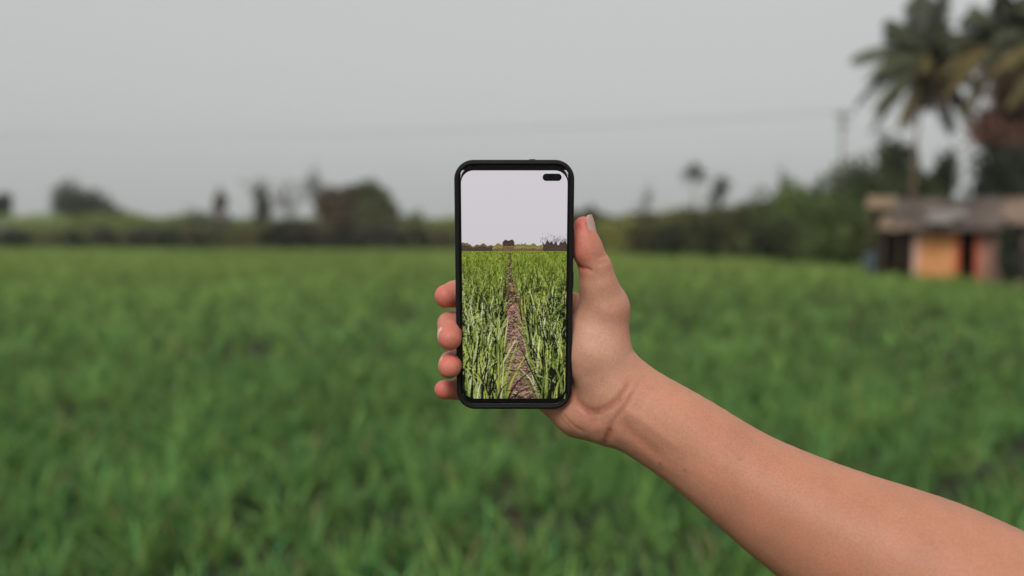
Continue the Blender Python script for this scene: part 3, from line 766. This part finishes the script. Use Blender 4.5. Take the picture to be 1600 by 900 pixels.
# the picture the screen shows, painted cell by cell as a colour per vertex
def lin(c): c = np.asarray(c, float) / 255; return np.where(c <= .04045, c / 12.92, ((c + .055) / 1.055) ** 2.4)
IW, IH = 236, 524
def path(t):
    return (float(np.interp(t, [0, .16, .29, .48, .67, .87, 1], [.458, .437, .430, .424, .412, .417, .445])),
            float(np.interp(t, [0, .16, .29, .48, .67, .87, 1], [.466, .474, .522,   .572, .612, .675, .740])))
def paint():
    r = np.random.default_rng(77)
    im = np.zeros((IH, IW, 3), float)             # row 0 = top, sRGB 0..255
    yy = np.arange(IH)[:, None] / IH; xx = np.arange(IW)[None] / IW
    im[:] = np.array([208, 203, 208])
    im += ((yy - .2) * -8)[..., None] + r.normal(0, .6, im.shape)
    hz = .343; hy = int(hz * IH)
    # hedge line
    for x in range(IW):
        u = x / IW
        h = .026 + .004 * math.sin(u * 40) + .003 * math.sin(u * 93 + 1)
        if .385 < u < .50: h += .024 * math.sqrt(max(0, 1 - ((u - .44) / .06) ** 2))
        if .56 < u < .61: h += .010
        if u > .76: h += .010 + .006 * math.sin(u * 150)
        if u < .06: h += .006
        y0 = int((hz - h) * IH)
        for y in range(y0, hy + 2):
            t = (y - y0) / max(1, hy - y0)
            dark = (u < .29) or (.39 < u < .5 and t < .55) or u > .77
            c = np.array([62, 50, 42]) if dark else np.array([124, 118, 60])
            if not dark and t > .6: c = np.array([98, 80, 52])
            if u < .29 and t < .3: c = np.array([100, 92, 60])
            bl = .5 + .5 * math.sin(x * .55 + 2 * math.sin(x * .21)) * math.sin(y * .9 + x * .3)
            im[y, x] = c * (.85 + .25 * bl) * r.uniform(.8, 1.2) * (1 if t > .25 else .9) + np.array([14, 12, 12])
    # twiggy trees against the sky at the right of the picture
    for k in range(150):
        u = r.uniform(.74, .99); x = int(u * IW); y = int((hz - .035 - abs(r.normal(0, .016))) * IH)
        L = r.integers(1, 4)
        im[max(0, y - L):y + 1, x] = im[max(0, y - L):y + 1, x] * .55 + np.array([96, 82, 92]) * .45
    # field base and furrow
    vx = .462
    for y in range(hy + 1, IH):
        t = (y - hy) / (IH - hy)
        c = np.array([136, 156, 56]) * (1 - t) ** 1.5 + np.array([34, 38, 24]) * (1 - (1 - t) ** 1.5)
        im[y] = c * r.uniform(.9, 1.1, (IW, 1))
        pl, pr2 = path(t)
        x0, x1 = int((pl + r.normal(0, .009) + .012 * t * math.sin(t * 60)) * IW), int((pr2 + r.normal(0, .009) + .016 * t * math.sin(t * 47 + 1)) * IW) + 1; x1 = max(x1, x0 + 1)
        cp = np.array([74, 66, 42]) if t < .20 else (np.array([140, 124, 74]) if t < .27 else np.array([182, 132, 120]))
        if .27 < t < .34: cp = np.array([74, 60, 42])
        im[y, x0:x1] = cp * r.uniform(.60, 1.32, (x1 - x0, 1))
    # clods, dry straw and blades, far to near
    items = []
    for k in range(900):                          # straw and clods in the furrow
        t = r.random() ** .7; pl, pr2 = path(t)
        items.append((t, r.uniform(pl, pr2), 's'))
    for k in range(4000):
        t = min(1.09, r.random() ** 2.0 * 1.12); x = r.uniform(-.05, 1.05)
        pl, pr2 = path(min(t, 1)); mg = .008 + .022 * t
        if pl - mg < x < pr2 + mg: continue
        items.append((t, x, 'b', min(abs(x - pl), abs(x - pr2))))
    items.sort(key=lambda q: q[0])
    for k in range(34):
        x = r.uniform(.0, .34) if r.random() < .5 else r.uniform(.80, 1.0)
        items.append((1.02 + .08 * r.random(), x, 'b', .1))
    for it in items:
        t, x, kind = it[:3]
        sc = .012 + .38 * t ** 1.2                # size of a plant at this depth, in picture heights
        yb = hz + t * (1 - hz) + sc * .25
        if kind == 's':
            a_ = r.uniform(-.7, .7) + (math.pi if r.random() < .5 else 0); L = (.006 + .085 * t ** 1.5) * r.uniform(.4, 1)
            n_ = int(L * IH * 2) + 2; s = np.linspace(0, 1, n_)
            X = (x * IW) + np.cos(a_) * L * IH * s; Yp = (hz + t * (1 - hz)) * IH + np.sin(a_) * L * IH * s * .6 + 3 * np.sin(s * 3) * t
            br = r.random()
            c = np.array([204, 170, 150]) if br > .6 else (np.array([150, 106, 96]) if br > .3 else np.array([66, 46, 40]))
            wd = .5 + 1.1 * t
        else:
            L = sc * r.uniform(.35, .95); lean = r.normal(0, .30); bend = r.normal(0, .5) * (r.random() < .6)
            if it[3] < .12: lean *= .4; bend *= .5
            n_ = int(L * IH * 1.6) + 3; s = np.linspace(0, 1, n_)
            X = x * IW + (lean * s + bend * s ** 3) * L * IH * .8
            Yp = yb * IH - L * IH * (s - .45 * abs(bend) * s ** 3)
            q = r.random()
            if q < .41: c = np.array([28, 33, 22])
            elif q < .58: c = np.array([118, 136, 58])
            elif q < .82: c = np.array([172, 188, 96])
            elif q < .965: c = np.array([208, 216, 156])
            else: c = np.array([196, 190, 84])
            f_ = max(0, 1 - t * 2.4)
            c = c * (1 - f_ * .80) + np.array([150, 168, 54]) * f_ * .80
            wd = .5 + 4.0 * t ** 1.2 * r.uniform(.4, 1.1)
        c = c * r.uniform(.92, 1.16)
        for off in np.arange(-wd / 2, wd / 2 + .01, .5):
            tp = (1 - s ** 3) if kind == 'b' else 1
            xi = np.round(X + off * tp).astype(int); yi = np.round(Yp).astype(int)
            ok = (xi >= 0) & (xi < IW) & (yi > hy + 1) & (yi < IH)
            sh = (.62 + .45 * s)[ok, None] * (1 - .22 * (off > 0))
            im[yi[ok], xi[ok]] = c[None] * sh
    return np.clip(im, 0, 255)
im = paint()
im = (im + np.roll(im, 1, 0) * .25 + np.roll(im, 1, 1) * .25) / 1.5; im[0] = im[1]
gx = np.linspace(-SWd / 2 - .0002, SWd / 2 + .0002, IW); gy = np.linspace(SHt / 2 + .0002, -SHt / 2 - .0002, IH) + SYO
GXX, GYY = np.meshgrid(gx, gy)
V = np.stack([GXX.ravel(), GYY.ravel(), np.full(GXX.size, -.00135)], 1)
idx = np.arange(IW * IH).reshape(IH, IW)
Fq = np.stack([idx[1:, :-1].ravel(), idx[1:, 1:].ravel(), idx[:-1, 1:].ravel(), idx[:-1, :-1].ravel()], 1)
m_, t_, b_ = mat_new('phone_display')
at = t_.nodes.new('ShaderNodeAttribute'); at.attribute_name = 'Col'
t_.links.new(at.outputs['Color'], b_.inputs['Emission Color']); b_.inputs['Emission Strength'].default_value = .97
b_.inputs['Base Color'].default_value = (.003, .003, .003, 1); b_.inputs['Roughness'].default_value = .12; b_.inputs['Specular IOR Level'].default_value = .12
scr = mesh_obj('screen', V, Fq, m_, phone, col=lin(im).reshape(-1, 3))
tag(scr, 'lit screen showing rows of green crop split by a dirt furrow under a pale sky')
# front camera pill: two lenses in a black cut-out
pcx, pcy = .0708 / 2 - .0103, SHt / 2 + SYO - .0045
lp = rrect(.0126, .0048, .00238, cx=pcx, cy=pcy)
pill = loft('camera_cutout', [(lp, -.00134), (lp, -.00120)], M_bezel, phone, True, True, False)
for dx_ in (-.0036, .0036):
    mm = MB(); mm.tube([(pcx + dx_, pcy, -.00121), (pcx + dx_, pcy, -.00112)], [.0016, .0015], 20)
    mm.build('lens', noise_mat('lens_glass', (.008, .008, .012), (.014, .013, .02), 5, .08, spec=.6), pill, False)
# side keys of the case and lenses on the back
for (x_, y_, l_) in ((PW / 2 + .0003, .030, .020), (PW / 2 + .0003, .005, .011)):
    mm = MB(); mm.box((x_ - .0004, y_, -.0060), (.0012, l_, .003)); mm.build('side_key', M_case, phone, bevel=.0004)
mm = MB(); mm.box((.012, PHt / 2 + .0001, -.006), (.004, .0006, .002)); mm.build('microphone_lip', M_case, phone, bevel=.0002)
lpb = rrect(.020, .044, .006, cx=-.020, cy=.052)
bmp = loft('camera_bump', [(lpb, -PT - .0012), (lpb, -PT + .0003)], M_bezel, phone, True, True, False)
for k in range(3):
    mm = MB(); mm.tube([(-.020, .066 - k * .014, -PT - .0012), (-.020, .066 - k * .014, -PT - .002)], [.0052, .0048], 20); mm.build('lens', M_bezel, bmp)

# ------------------------------------------------------------------ the hand and arm: one continuous body grown from a smooth distance field
def axis(a0, a1, b0, b1, fine, coarse):
    """fine spacing inside b0..b1, growing coarser out to a0..a1"""
    mid = list(np.arange(b0, b1, fine)); lo = []; x = b0; s = fine
    while x > a0: s = min(coarse, s * 1.12); x -= s; lo.append(x)
    hi = []; x = mid[-1]; s = fine
    while x < a1: s = min(coarse, s * 1.12); x += s; hi.append(x)
    return np.array(lo[::-1] + mid + hi, np.float32)
AX = axis(-.075, .46, -.062, .135, .00115, .0045)
AY = axis(-.36, .065, -.125, .055, .00115, .0045)
AZ = axis(-.02, .625, .520, .612, .00115, .0045)
SH = (len(AX), len(AY), len(AZ))
def new_field(): return np.full(SH, 0.5, np.float32)
def smin(a_, b_, k):
    h = np.clip(k - np.abs(a_ - b_), 0, None) / k
    return np.minimum(a_, b_) - h * h * k * .25
def rcone(fld, p0, r0, p1, r1, k, ms=1.0):
    p0 = np.asarray(p0); p1 = np.asarray(p1); M = max(r0, r1) + .022
    lo = np.minimum(p0, p1) - M; hi = np.maximum(p0, p1) + M
    i = [slice(int(np.searchsorted(A, lo[j])), int(np.searchsorted(A, hi[j]))) for j, A in enumerate((AX, AY, AZ))]
    X = AX[i[0]][:, None, None]; Y = AY[i[1]][None, :, None]; Z = AZ[i[2]][None, None, :]
    d = (p1 - p0).astype(np.float32); L2 = float(d @ d)
    if L2 < 1e-10:
        dist = np.sqrt((X - p0[0]) ** 2 + (Y - p0[1]) ** 2 + (Z - p0[2]) ** 2) - r0
    else:
        t = np.clip(((X - p0[0]) * d[0] + (Y - p0[1]) * d[1] + (Z - p0[2]) * d[2]) / L2, 0, 1)
        dist = np.sqrt((X - p0[0] - t * d[0]) ** 2 + (Y - p0[1] - t * d[1]) ** 2 + (Z - p0[2] - t * d[2]) ** 2) - (r0 + (r1 - r0) * t)
    s = tuple(i)
    fld[s] = smin(fld[s], dist.astype(np.float32), k)
def ell(fld, c, rad, ax, k):
    """ellipsoid; rad (3), ax 3x3 rows = axes"""
    c = np.asarray(c); M = max(rad) + .02; lo = c - M; hi = c + M
    i = [slice(int(np.searchsorted(A, lo[j])), int(np.searchsorted(A, hi[j]))) for j, A in enumerate((AX, AY, AZ))]
    X = AX[i[0]][:, None, None] - c[0]; Y = AY[i[1]][None, :, None] - c[1]; Z = AZ[i[2]][None, None, :] - c[2]
    ax = np.asarray(ax, float); q = 0; g_ = 0
    for j in range(3):
        u = (X * ax[j][0] + Y * ax[j][1] + Z * ax[j][2])
        q = q + (u / rad[j]) ** 2; g_ = g_ + (u / rad[j] ** 2) ** 2
    q = np.sqrt(q); g_ = np.sqrt(g_) + 1e-9
    dist = q * (q - 1) / g_
    s = tuple(i); fld[s] = smin(fld[s], dist.astype(np.float32), k)
def pr(px, py, d, r): return C3(px, py, d), r * d / F
def chain(fld, pts, k):
    for a_, b_ in zip(pts[:-1], pts[1:]):
        (p0, r0), (p1, r1) = pr(*a_), pr(*b_); rcone(fld, p0, r0, p1, r1, k)

fingers = new_field()
FING = {
 'index':  [(892, 476, .583, 20), (800, 452, .5795, 20), (735, 456, .578, 19.5), (712, 459, .5735, 19.5), (697, 463, .566, 18.5)],
 'middle': [(884, 520, .587, 21), (800, 497, .588, 20.5), (722, 501, .585, 18.5), (702, 506, .570, 17.5), (703, 517, .556, 18.5), (702.5, 529, .5475, 18.8)],
 'ring':   [(874, 562, .588, 20), (800, 552, .589, 19), (726, 560, .586, 17), (704, 565, .572, 16), (703.5, 569, .558, 17), (702.5, 573.5, .5500, 18.2)],
 'pinky':  [(862, 602, .588, 18), (800, 600, .588, 16.5), (740, 605, .588, 15.5), (715, 608, .580, 15.5), (694, 608.5, .573, 15.3)],
}
for nme, pts in FING.items():
    one = new_field(); chain(one, pts, .003)
    fingers = smin(fingers, one, .0010)
del one
body = new_field()
# palm: metacarpals behind the phone, heel of the hand, ball of the thumb, thumb
for (pa, pb_) in (((958, 618, .582, 34), (892, 482, .588, 22)), ((955, 628, .582, 34), (884, 524, .590, 23)),
                 ((950, 638, .582, 33), (874, 565, .591, 23)), ((942, 645, .582, 33), (862, 600, .591, 22))):
    chain(body, [pa, pb_], .012)
chain(body, [(938, 655, .573, 33), (905, 644, .581, 35), (862, 616, .590, 31)], .010)           # heel
ell(body, C3(922, 651, .569), (.0175, .0125, .010), [(0.93, -.37, 0), (.37, .93, 0), (0, 0, 1)], .008)
chain(body, [(957, 600, .569, 43), (936, 545, .568, 45), (941, 498, .566, 35), (943, 478, .563, 33)], .010)  # ball of the thumb
ell(body, C3(928, 556, .5650), (.0185, .031, .0150), [(0.97, .22, 0), (-.22, .97, 0), (0, 0, 1)], .008)
chain(body, [(942, 482, .563, 34), (935, 447, .559, 28), (930, 418, .556, 24.3)], .006)
chain(body, [(930, 418, .556, 24.3), (918.5, 388, .554, 21.6), (911.8, 354, .554, 16.2)], .004)
chain(body, [(915, 396, .5525, 19), (912.5, 374, .5525, 16.5)], .004)                             # thumb pad
ell(body, C3(956, 478, .566), (.0105, .0125, .011), np.eye(3), .008)                              # thumb knuckle
# forearm stations: top outline, bottom outline, depth, share of the half width taken by each tube
ST = [((1006, 571), (950, 684), .570, .70), ((1040, 592), (972, 702), .566, .70), ((1112, 631), (1035, 742), .560, .72), ((1200, 687), (1100, 798), .552, .76), ((1300, 731), (1182, 870), .541, .80),
      ((1400, 765), (1272, 938), .528, .84), ((1500, 794), (1375, 1010), .515, .87), ((1600, 838), (1478, 1070), .500, .9), ((1735, 905), (1620, 1150), .478, .92)]
def dense(rows, m=4):
    A = np.array([[T[0], T[1], B[0], B[1], d, sh] for T, B, d, sh in rows], float); out = []
    for i in range(len(A) - 1):
        p0, p1, p2, p3 = A[max(i - 1, 0)], A[i], A[i + 1], A[min(i + 2, len(A) - 1)]
        for k in range(m):
            t = k / m
            out.append(.5 * ((2 * p1) + (-p0 + p2) * t + (2 * p0 - 5 * p1 + 4 * p2 - p3) * t * t + (-p0 + 3 * p1 - 3 * p2 + p3) * t ** 3))
    out.append(A[-1]); A = np.array(out)
    for _ in range(4): A[1:-1] = .5 * A[1:-1] + .25 * (A[:-2] + A[2:])
    return [((a[0], a[1]), (a[2], a[3]), a[4], a[5]) for a in A]
up_c, lo_c = [], []
for (T, B, d, sh) in dense(ST):
    T = np.array(T, float); B = np.array(B, float); c = (T + B) / 2; hw = np.linalg.norm(T - B) / 2 * 0.995; n_ = (T - B) / np.linalg.norm(T - B)
    r_ = hw * sh; o_ = hw - r_
    up_c.append((c[0] + n_[0] * o_, c[1] + n_[1] * o_, d + .001, r_)); lo_c.append((c[0] - n_[0] * o_, c[1] - n_[1] * o_, d, r_))
arm = new_field(); low = new_field(); chain(arm, up_c, .0012); chain(low, lo_c, .0012); arm = smin(arm, low, .030); body = smin(body, arm, .014); del arm, low
# elbow and upper arm running back towards the shoulder, outside the picture
eb, er = pr(1677, 1027, .475, 112); sh_ = np.array([.25, -.235, .10])
rcone(body, eb, er, sh_, .050, .02); rcone(body, sh_, .050, np.array([.23, -.225, .03]), .045, .02)
fld = smin(body, fingers, .005)
del body, fingers

def surface_nets(f, AX, AY, AZ):
    ins = f < 0
    c = ins[:-1, :-1, :-1].astype(np.uint8)
    cnt = np.zeros(c.shape, np.uint8)
    for i in (0, 1):
        for j in (0, 1):
            for k in (0, 1):
                cnt += ins[i:f.shape[0] - 1 + i, j:f.shape[1] - 1 + j, k:f.shape[2] - 1 + k]
    act = (cnt > 0) & (cnt < 8)
    I, J, K = np.nonzero(act); nV = len(I)
    ids = np.full(act.shape, -1, np.int32); ids[I, J, K] = np.arange(nV)
    acc = np.zeros((nV, 3)); num = np.zeros(nV)
    A = (AX.astype(float), AY.astype(float), AZ.astype(float))
    cor = [(i, j, k) for i in (0, 1) for j in (0, 1) for k in (0, 1)]
    for a_ in cor:
        for ax in range(3):
            if a_[ax]: continue
            b_ = list(a_); b_[ax] = 1
            fa = f[I + a_[0], J + a_[1], K + a_[2]].astype(float); fb = f[I + b_[0], J + b_[1], K + b_[2]].astype(float)
            m = (fa < 0) != (fb < 0)
            t = np.where(m, fa / np.where(m, fa - fb, 1), 0)
            pa = np.stack([A[0][I + a_[0]], A[1][J + a_[1]], A[2][K + a_[2]]], 1); pb = np.stack([A[0][I + b_[0]], A[1][J + b_[1]], A[2][K + b_[2]]], 1)
            acc += np.where(m[:, None], pa + (pb - pa) * t[:, None], 0); num += m
    V = acc / num[:, None]
    Q = []
    # edges along x
    for ax in range(3):
        sl0 = [slice(1, -1)] * 3; sl1 = [slice(1, -1)] * 3
        sl0[ax] = slice(0, -1); sl1[ax] = slice(1, None)
        a_ = ins[tuple(sl0)]; b_ = ins[tuple(sl1)]
        for (m, flip) in ((a_ & ~b_, 0), (~a_ & b_, 1)):
            P = np.array(np.nonzero(m)).T
            if not len(P): continue
            off = np.ones(3, int); off[ax] = 0
            P = P + off
            u, v = (ax + 1) % 3, (ax + 2) % 3
            def g(du, dv):
                q = P.copy(); q[:, u] -= du; q[:, v] -= dv
                return ids[q[:, 0], q[:, 1], q[:, 2]]
            quad = np.stack([g(1, 1), g(0, 1), g(0, 0), g(1, 0)], 1)
            Q.append(quad[:, ::-1] if flip else quad)
    return V, np.concatenate(Q)
V, Q = surface_nets(fld, AX, AY, AZ)
del fld
Q = Q[(Q >= 0).all(1)]
def smooth_v(V, Q, it, lam=.5):
    e = np.concatenate([Q[:, [0, 1]], Q[:, [1, 2]], Q[:, [2, 3]], Q[:, [3, 0]]]); e = np.concatenate([e, e[:, ::-1]])
    deg = np.bincount(e[:, 0], minlength=len(V))[:, None]
    for _ in range(it):
        s = np.stack([np.bincount(e[:, 0], weights=V[e[:, 1], j], minlength=len(V)) for j in range(3)], 1)
        V = V + lam * (s / np.maximum(deg, 1) - V)
    return V
V = smooth_v(V, Q, 3)
def vnormals(V, Q):
    fn = np.cross(V[Q[:, 2]] - V[Q[:, 0]], V[Q[:, 3]] - V[Q[:, 1]]); N = np.zeros_like(V)
    for k in range(4):
        for j in range(3): N[:, j] += np.bincount(Q[:, k], weights=fn[:, j], minlength=len(V))
    return N / (np.linalg.norm(N, axis=1)[:, None] + 1e-12)
N = vnormals(V, Q)
cen = C3(930, 560, .568); 
tst = V[np.argmax(V[:, 1])]
if N[np.argmax(V[:, 1]), 1] < 0: Q = Q[:, ::-1]; N = -N
PX = 800 + V[:, 0] / V[:, 2] * F; PY = 450 - V[:, 1] / V[:, 2] * F
front = np.clip(-N[:, 2] * 2.5 + .2, 0, 1) * (V[:, 2] < .590)
def pdist(poly):
    best = np.full(len(V), 1e9)
    tbest = np.zeros(len(V)); nseg = len(poly) - 1
    for i, (a_, b_) in enumerate(zip(poly[:-1], poly[1:])):
        a_ = np.array(a_, float); b_ = np.array(b_, float); d = b_ - a_
        t = np.clip(((PX - a_[0]) * d[0] + (PY - a_[1]) * d[1]) / (d @ d), 0, 1)
        q = np.hypot(PX - a_[0] - t * d[0], PY - a_[1] - t * d[1])
        m = q < best; best = np.where(m, q, best); tbest = np.where(m, (i + t) / nseg, tbest)
    return best, tbest
disp = np.zeros(len(V)); crease = np.zeros(len(V))
# (polyline in picture columns and rows, width, depth in mm; negative depth is a ridge)
CR = [
 ([(893, 612), (902, 628), (916, 640), (932, 643), (950, 636), (966, 624), (980, 606), (984, 594)], 5.0, 1.05),
 ([(893, 618), (912, 650), (934, 656)], 14.0, .8),
 ([(900, 655), (925, 668), (942, 668)], 10.0, -.8),
 ([(903, 634), (918, 648), (938, 648), (958, 638), (976, 622)], 2.2, .55),
 ([(946, 692), (950, 678), (956, 662), (966, 648), (980, 630), (998, 600)], 4.0, .8),
 ([(944, 696), (949, 684), (955, 670)], 6.0, 1.0),
 ([(878, 645), (888, 658), (900, 668), (914, 676)], 2.4, .5),
 ([(872, 646), (880, 658), (892, 670)], 2.0, .3),
 ([(957, 676), (985, 690), (1010, 708), (1040, 735)], 9.0, -.5),
 ([(965, 655), (985, 672), (1010, 694), (1035, 716)], 9.0, .75),
 ([(978, 640), (1000, 655), (1030, 678), (1065, 704)], 8.0, -.6),
 ([(900, 415), (909, 419), (919, 420), (926, 424)], 2.6, 1.0),
 ([(934, 403), (942, 400), (948, 398)], 1.8, .5),
 ([(930, 412), (940, 412), (950, 408)], 2.0, .4),
 ([(912, 480), (930, 492), (950, 500)], 10.0, .5),
 ([(893, 520), (905, 560), (915, 600)], 14.0, .35),
 ([(905, 440), (912, 470), (905, 510)], 6.0, .3),
 ([(690, 489), (701, 486), (712, 489)], 2.0, .5),
]
for poly, wd, dp in CR:
    q, t = pdist(poly); e = np.exp(-(q / wd) ** 2) * np.clip(np.minimum(t, 1 - t) * 6 + .25, 0, 1) * front
    disp -= e * dp * .001
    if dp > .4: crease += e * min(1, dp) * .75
# gentle unevenness of flesh, fine skin folds
def sn(s, seed):
    r = np.random.default_rng(seed); v = np.zeros(len(V))
    for i in range(7):
        k = r.normal(0, 1, 3); k /= np.linalg.norm(k); v += np.sin((V @ k) * s * (.7 + .25 * i) + r.uniform(0, 6.28))
    return v / 7
disp += sn(110, 1) * .00035 + sn(420, 2) * .00022
V2 = V + N * disp[:, None]
# skin tone: redder finger ends, paler ball of the thumb
red = np.zeros(len(V))
for (px, py, d, s) in ((692, 464, .566, .014), (702, 530, .55, .014), (702, 576, .552, .012), (692, 610, .573, .013), (905, 385, .553, .012), (912, 350, .553, .009), (908, 415, .556, .008)):
    q = np.linalg.norm(V - C3(px, py, d), axis=1); red += np.exp(-(q / s) ** 2)
red = np.clip(red, 0, 1) + .06 * np.clip(sn(260, 5) * 2, -1, 1)
pale = np.exp(-(np.linalg.norm((V - C3(932, 540, .555)) / np.array([1, 1.6, 1]), axis=1) / .020) ** 2)
skin = np.array([.530, .255, .165]); rc = np.array([.640, .155, .130]); pc = np.array([.670, .395, .290])
arm_f = np.clip((PX - 960) / 200, 0, 1)[:, None]
col = skin[None] * (1 - arm_f) + np.array([.490, .222, .138])[None] * arm_f
col = col * (1 - red[:, None] * .92) + rc * red[:, None] * .92
col = col * (1 - pale[:, None] * .8) + pc * pale[:, None] * .8
col = col * (1 - np.clip(crease, 0, 1)[:, None] * .35 * np.array([.5, .95, 1.0]))  # creases reddened, and their shade darkened into the skin colour
col *= (1 + .04 * sn(90, 7) + .03 * sn(900, 8))[:, None]
for (px, py) in ((1032, 724), (1070, 735), (1155, 718), (1148, 762)):                # moles
    col *= (1 - .5 * np.exp(-(np.hypot(PX - px, PY - py) / 2.0) ** 2) * front)[:, None]

m_skin, t_, b_ = mat_new('skin')
at = t_.nodes.new('ShaderNodeAttribute'); at.attribute_name = 'Col'
tc = t_.nodes.new('ShaderNodeTexCoord')
nz1 = t_.nodes.new('ShaderNodeTexNoise'); nz1.inputs['Scale'].default_value = 45; nz1.inputs['Detail'].default_value = 5
mxs = t_.nodes.new('ShaderNodeMix'); mxs.data_type = 'RGBA'; mxs.blend_type = 'OVERLAY'; mxs.inputs[0].default_value = .15
t_.links.new(tc.outputs['Object'], nz1.inputs['Vector']); t_.links.new(at.outputs['Color'], mxs.inputs[6]); t_.links.new(nz1.outputs['Fac'], mxs.inputs[7])
t_.links.new(mxs.outputs[2], b_.inputs['Base Color'])
b_.inputs['Roughness'].default_value = .52; b_.inputs['Specular IOR Level'].default_value = .35
b_.inputs['Subsurface Weight'].default_value = .40; b_.inputs['Subsurface Radius'].default_value = (1.0, .30, .14); b_.inputs['Subsurface Scale'].default_value = .006
vz = t_.nodes.new('ShaderNodeTexVoronoi'); vz.inputs['Scale'].default_value = 900
nz2 = t_.nodes.new('ShaderNodeTexNoise'); nz2.inputs['Scale'].default_value = 350; nz2.inputs['Detail'].default_value = 4
t_.links.new(tc.outputs['Object'], vz.inputs['Vector']); t_.links.new(tc.outputs['Object'], nz2.inputs['Vector'])
nz3 = t_.nodes.new('ShaderNodeTexNoise'); nz3.inputs['Scale'].default_value = 650; nz3.inputs['Detail'].default_value = 3
mx3 = t_.nodes.new('ShaderNodeMix'); mx3.data_type = 'RGBA'; mx3.blend_type = 'OVERLAY'; mx3.inputs[0].default_value = .22
t_.links.new(tc.outputs['Object'], nz3.inputs['Vector']); t_.links.new(mxs.outputs[2], mx3.inputs[6]); t_.links.new(nz3.outputs['Fac'], mx3.inputs[7])
t_.links.new(mx3.outputs[2], b_.inputs['Base Color'])
ad = t_.nodes.new('ShaderNodeMath'); ad.operation = 'ADD'; ad.inputs[0].default_value = 0; t_.links.new(nz2.outputs['Fac'], ad.inputs[1])
bp = t_.nodes.new('ShaderNodeBump'); bp.inputs['Strength'].default_value = .30; bp.inputs['Distance'].default_value = .0004
t_.links.new(ad.outputs[0], bp.inputs['Height']); t_.links.new(bp.outputs[0], b_.inputs['Normal'])

wrist_w = cam2world(C3(985, 640, .566))
Vw = cam2world(V2) - wrist_w
person = mesh_obj('person', Vw, Q, m_skin, None, True, col=col, loc=tuple(wrist_w))
tag(person, 'bare outstretched arm and hand gripping the phone from behind, thumb along its side', 'person')

# nails: thin curved plates laid on the finger ends
M_nail = noise_mat('nail', (.49, .295, .25), (.57, .36, .31), 200, .28, spec=.5)
M_nail_highlight = noise_mat('nail_highlight', (.66, .45, .40), (.76, .56, .50), 200, .25, spec=.5)  # lighter nail colour, standing in for the highlight on two nails
def nail(pos, r_finger, along, out, wid, ln, lift=1.0, mat=None):
    along = np.asarray(along, float); along /= np.linalg.norm(along)
    out = np.asarray(out, float); out -= along * (out @ along); out /= np.linalg.norm(out)
    side = np.cross(along, out); nu, nv = 10, 12; V = []
    amax = wid / 2 / r_finger
    for lay in (0, 1):
        for i in range(nv + 1):
            v = i / nv * 2 - 1
            wf = math.sqrt(max(0, 1 - (abs(v) ** 3.5) * (.85 if v < 0 else .75)))
            for j in range(nu + 1):
                u = (j / nu * 2 - 1) * wf; an = u * amax
                rr = (r_finger * lift) + (.0005 if lay == 0 else -.0004) - .0008 * max(0, v) ** 2 - (.0003 if abs(u) > .85 * wf else 0)
                V.append(np.asarray(pos) + along * (v * ln / 2) + out * math.cos(an) * rr + side * math.sin(an) * rr)
    Fq = []; q = (nu + 1) * (nv + 1)
    for i in range(nv):
        for j in range(nu):
            a_ = i * (nu + 1) + j; Fq.append([a_, a_ + 1, a_ + nu + 2, a_ + nu + 1]); Fq.append([q + a_, q + a_ + nu + 1, q + a_ + nu + 2, q + a_ + 1])
    W = cam2world(np.array(V)) - wrist_w
    mesh_obj('fingernail', W, Fq, mat or M_nail, person, True)
def pxr(r, d): return r * d / F
p0, p1 = C3(918.5, 388, .554), C3(911.8, 354, .554)
nail(C3(912.7, 355, .5538), pxr(16.3, .554), p1 - p0, (.84, .1, -.50), .0118, .0150, 1.0)
for nm, w_, l_, out, i0 in (('middle', .0115, .0115, (-.90, .10, -.42), 1), ('ring', .0105, .0105, (-.90, .14, -.42), 1)):
    a_, b2 = FING[nm][-2], FING[nm][-1]
    q0, q1 = C3(*a_[:3]), C3(*b2[:3]); nail(q0 * .35 + q1 * .65, pxr((a_[3] + b2[3]) / 2, b2[2]), (q1 - q0), out, w_, l_, mat=M_nail_highlight)
for nm, w_, l_ in (('index', .0115, .0115), ('pinky', .0090, .0095)):
    a_, b2 = FING[nm][-2], FING[nm][-1]
    q0, q1 = C3(*a_[:3]), C3(*b2[:3]); nail(q0 * .3 + q1 * .7, pxr((a_[3] + b2[3]) / 2, b2[2]), (q1 - q0), (-.35, .1, .93), w_, l_)
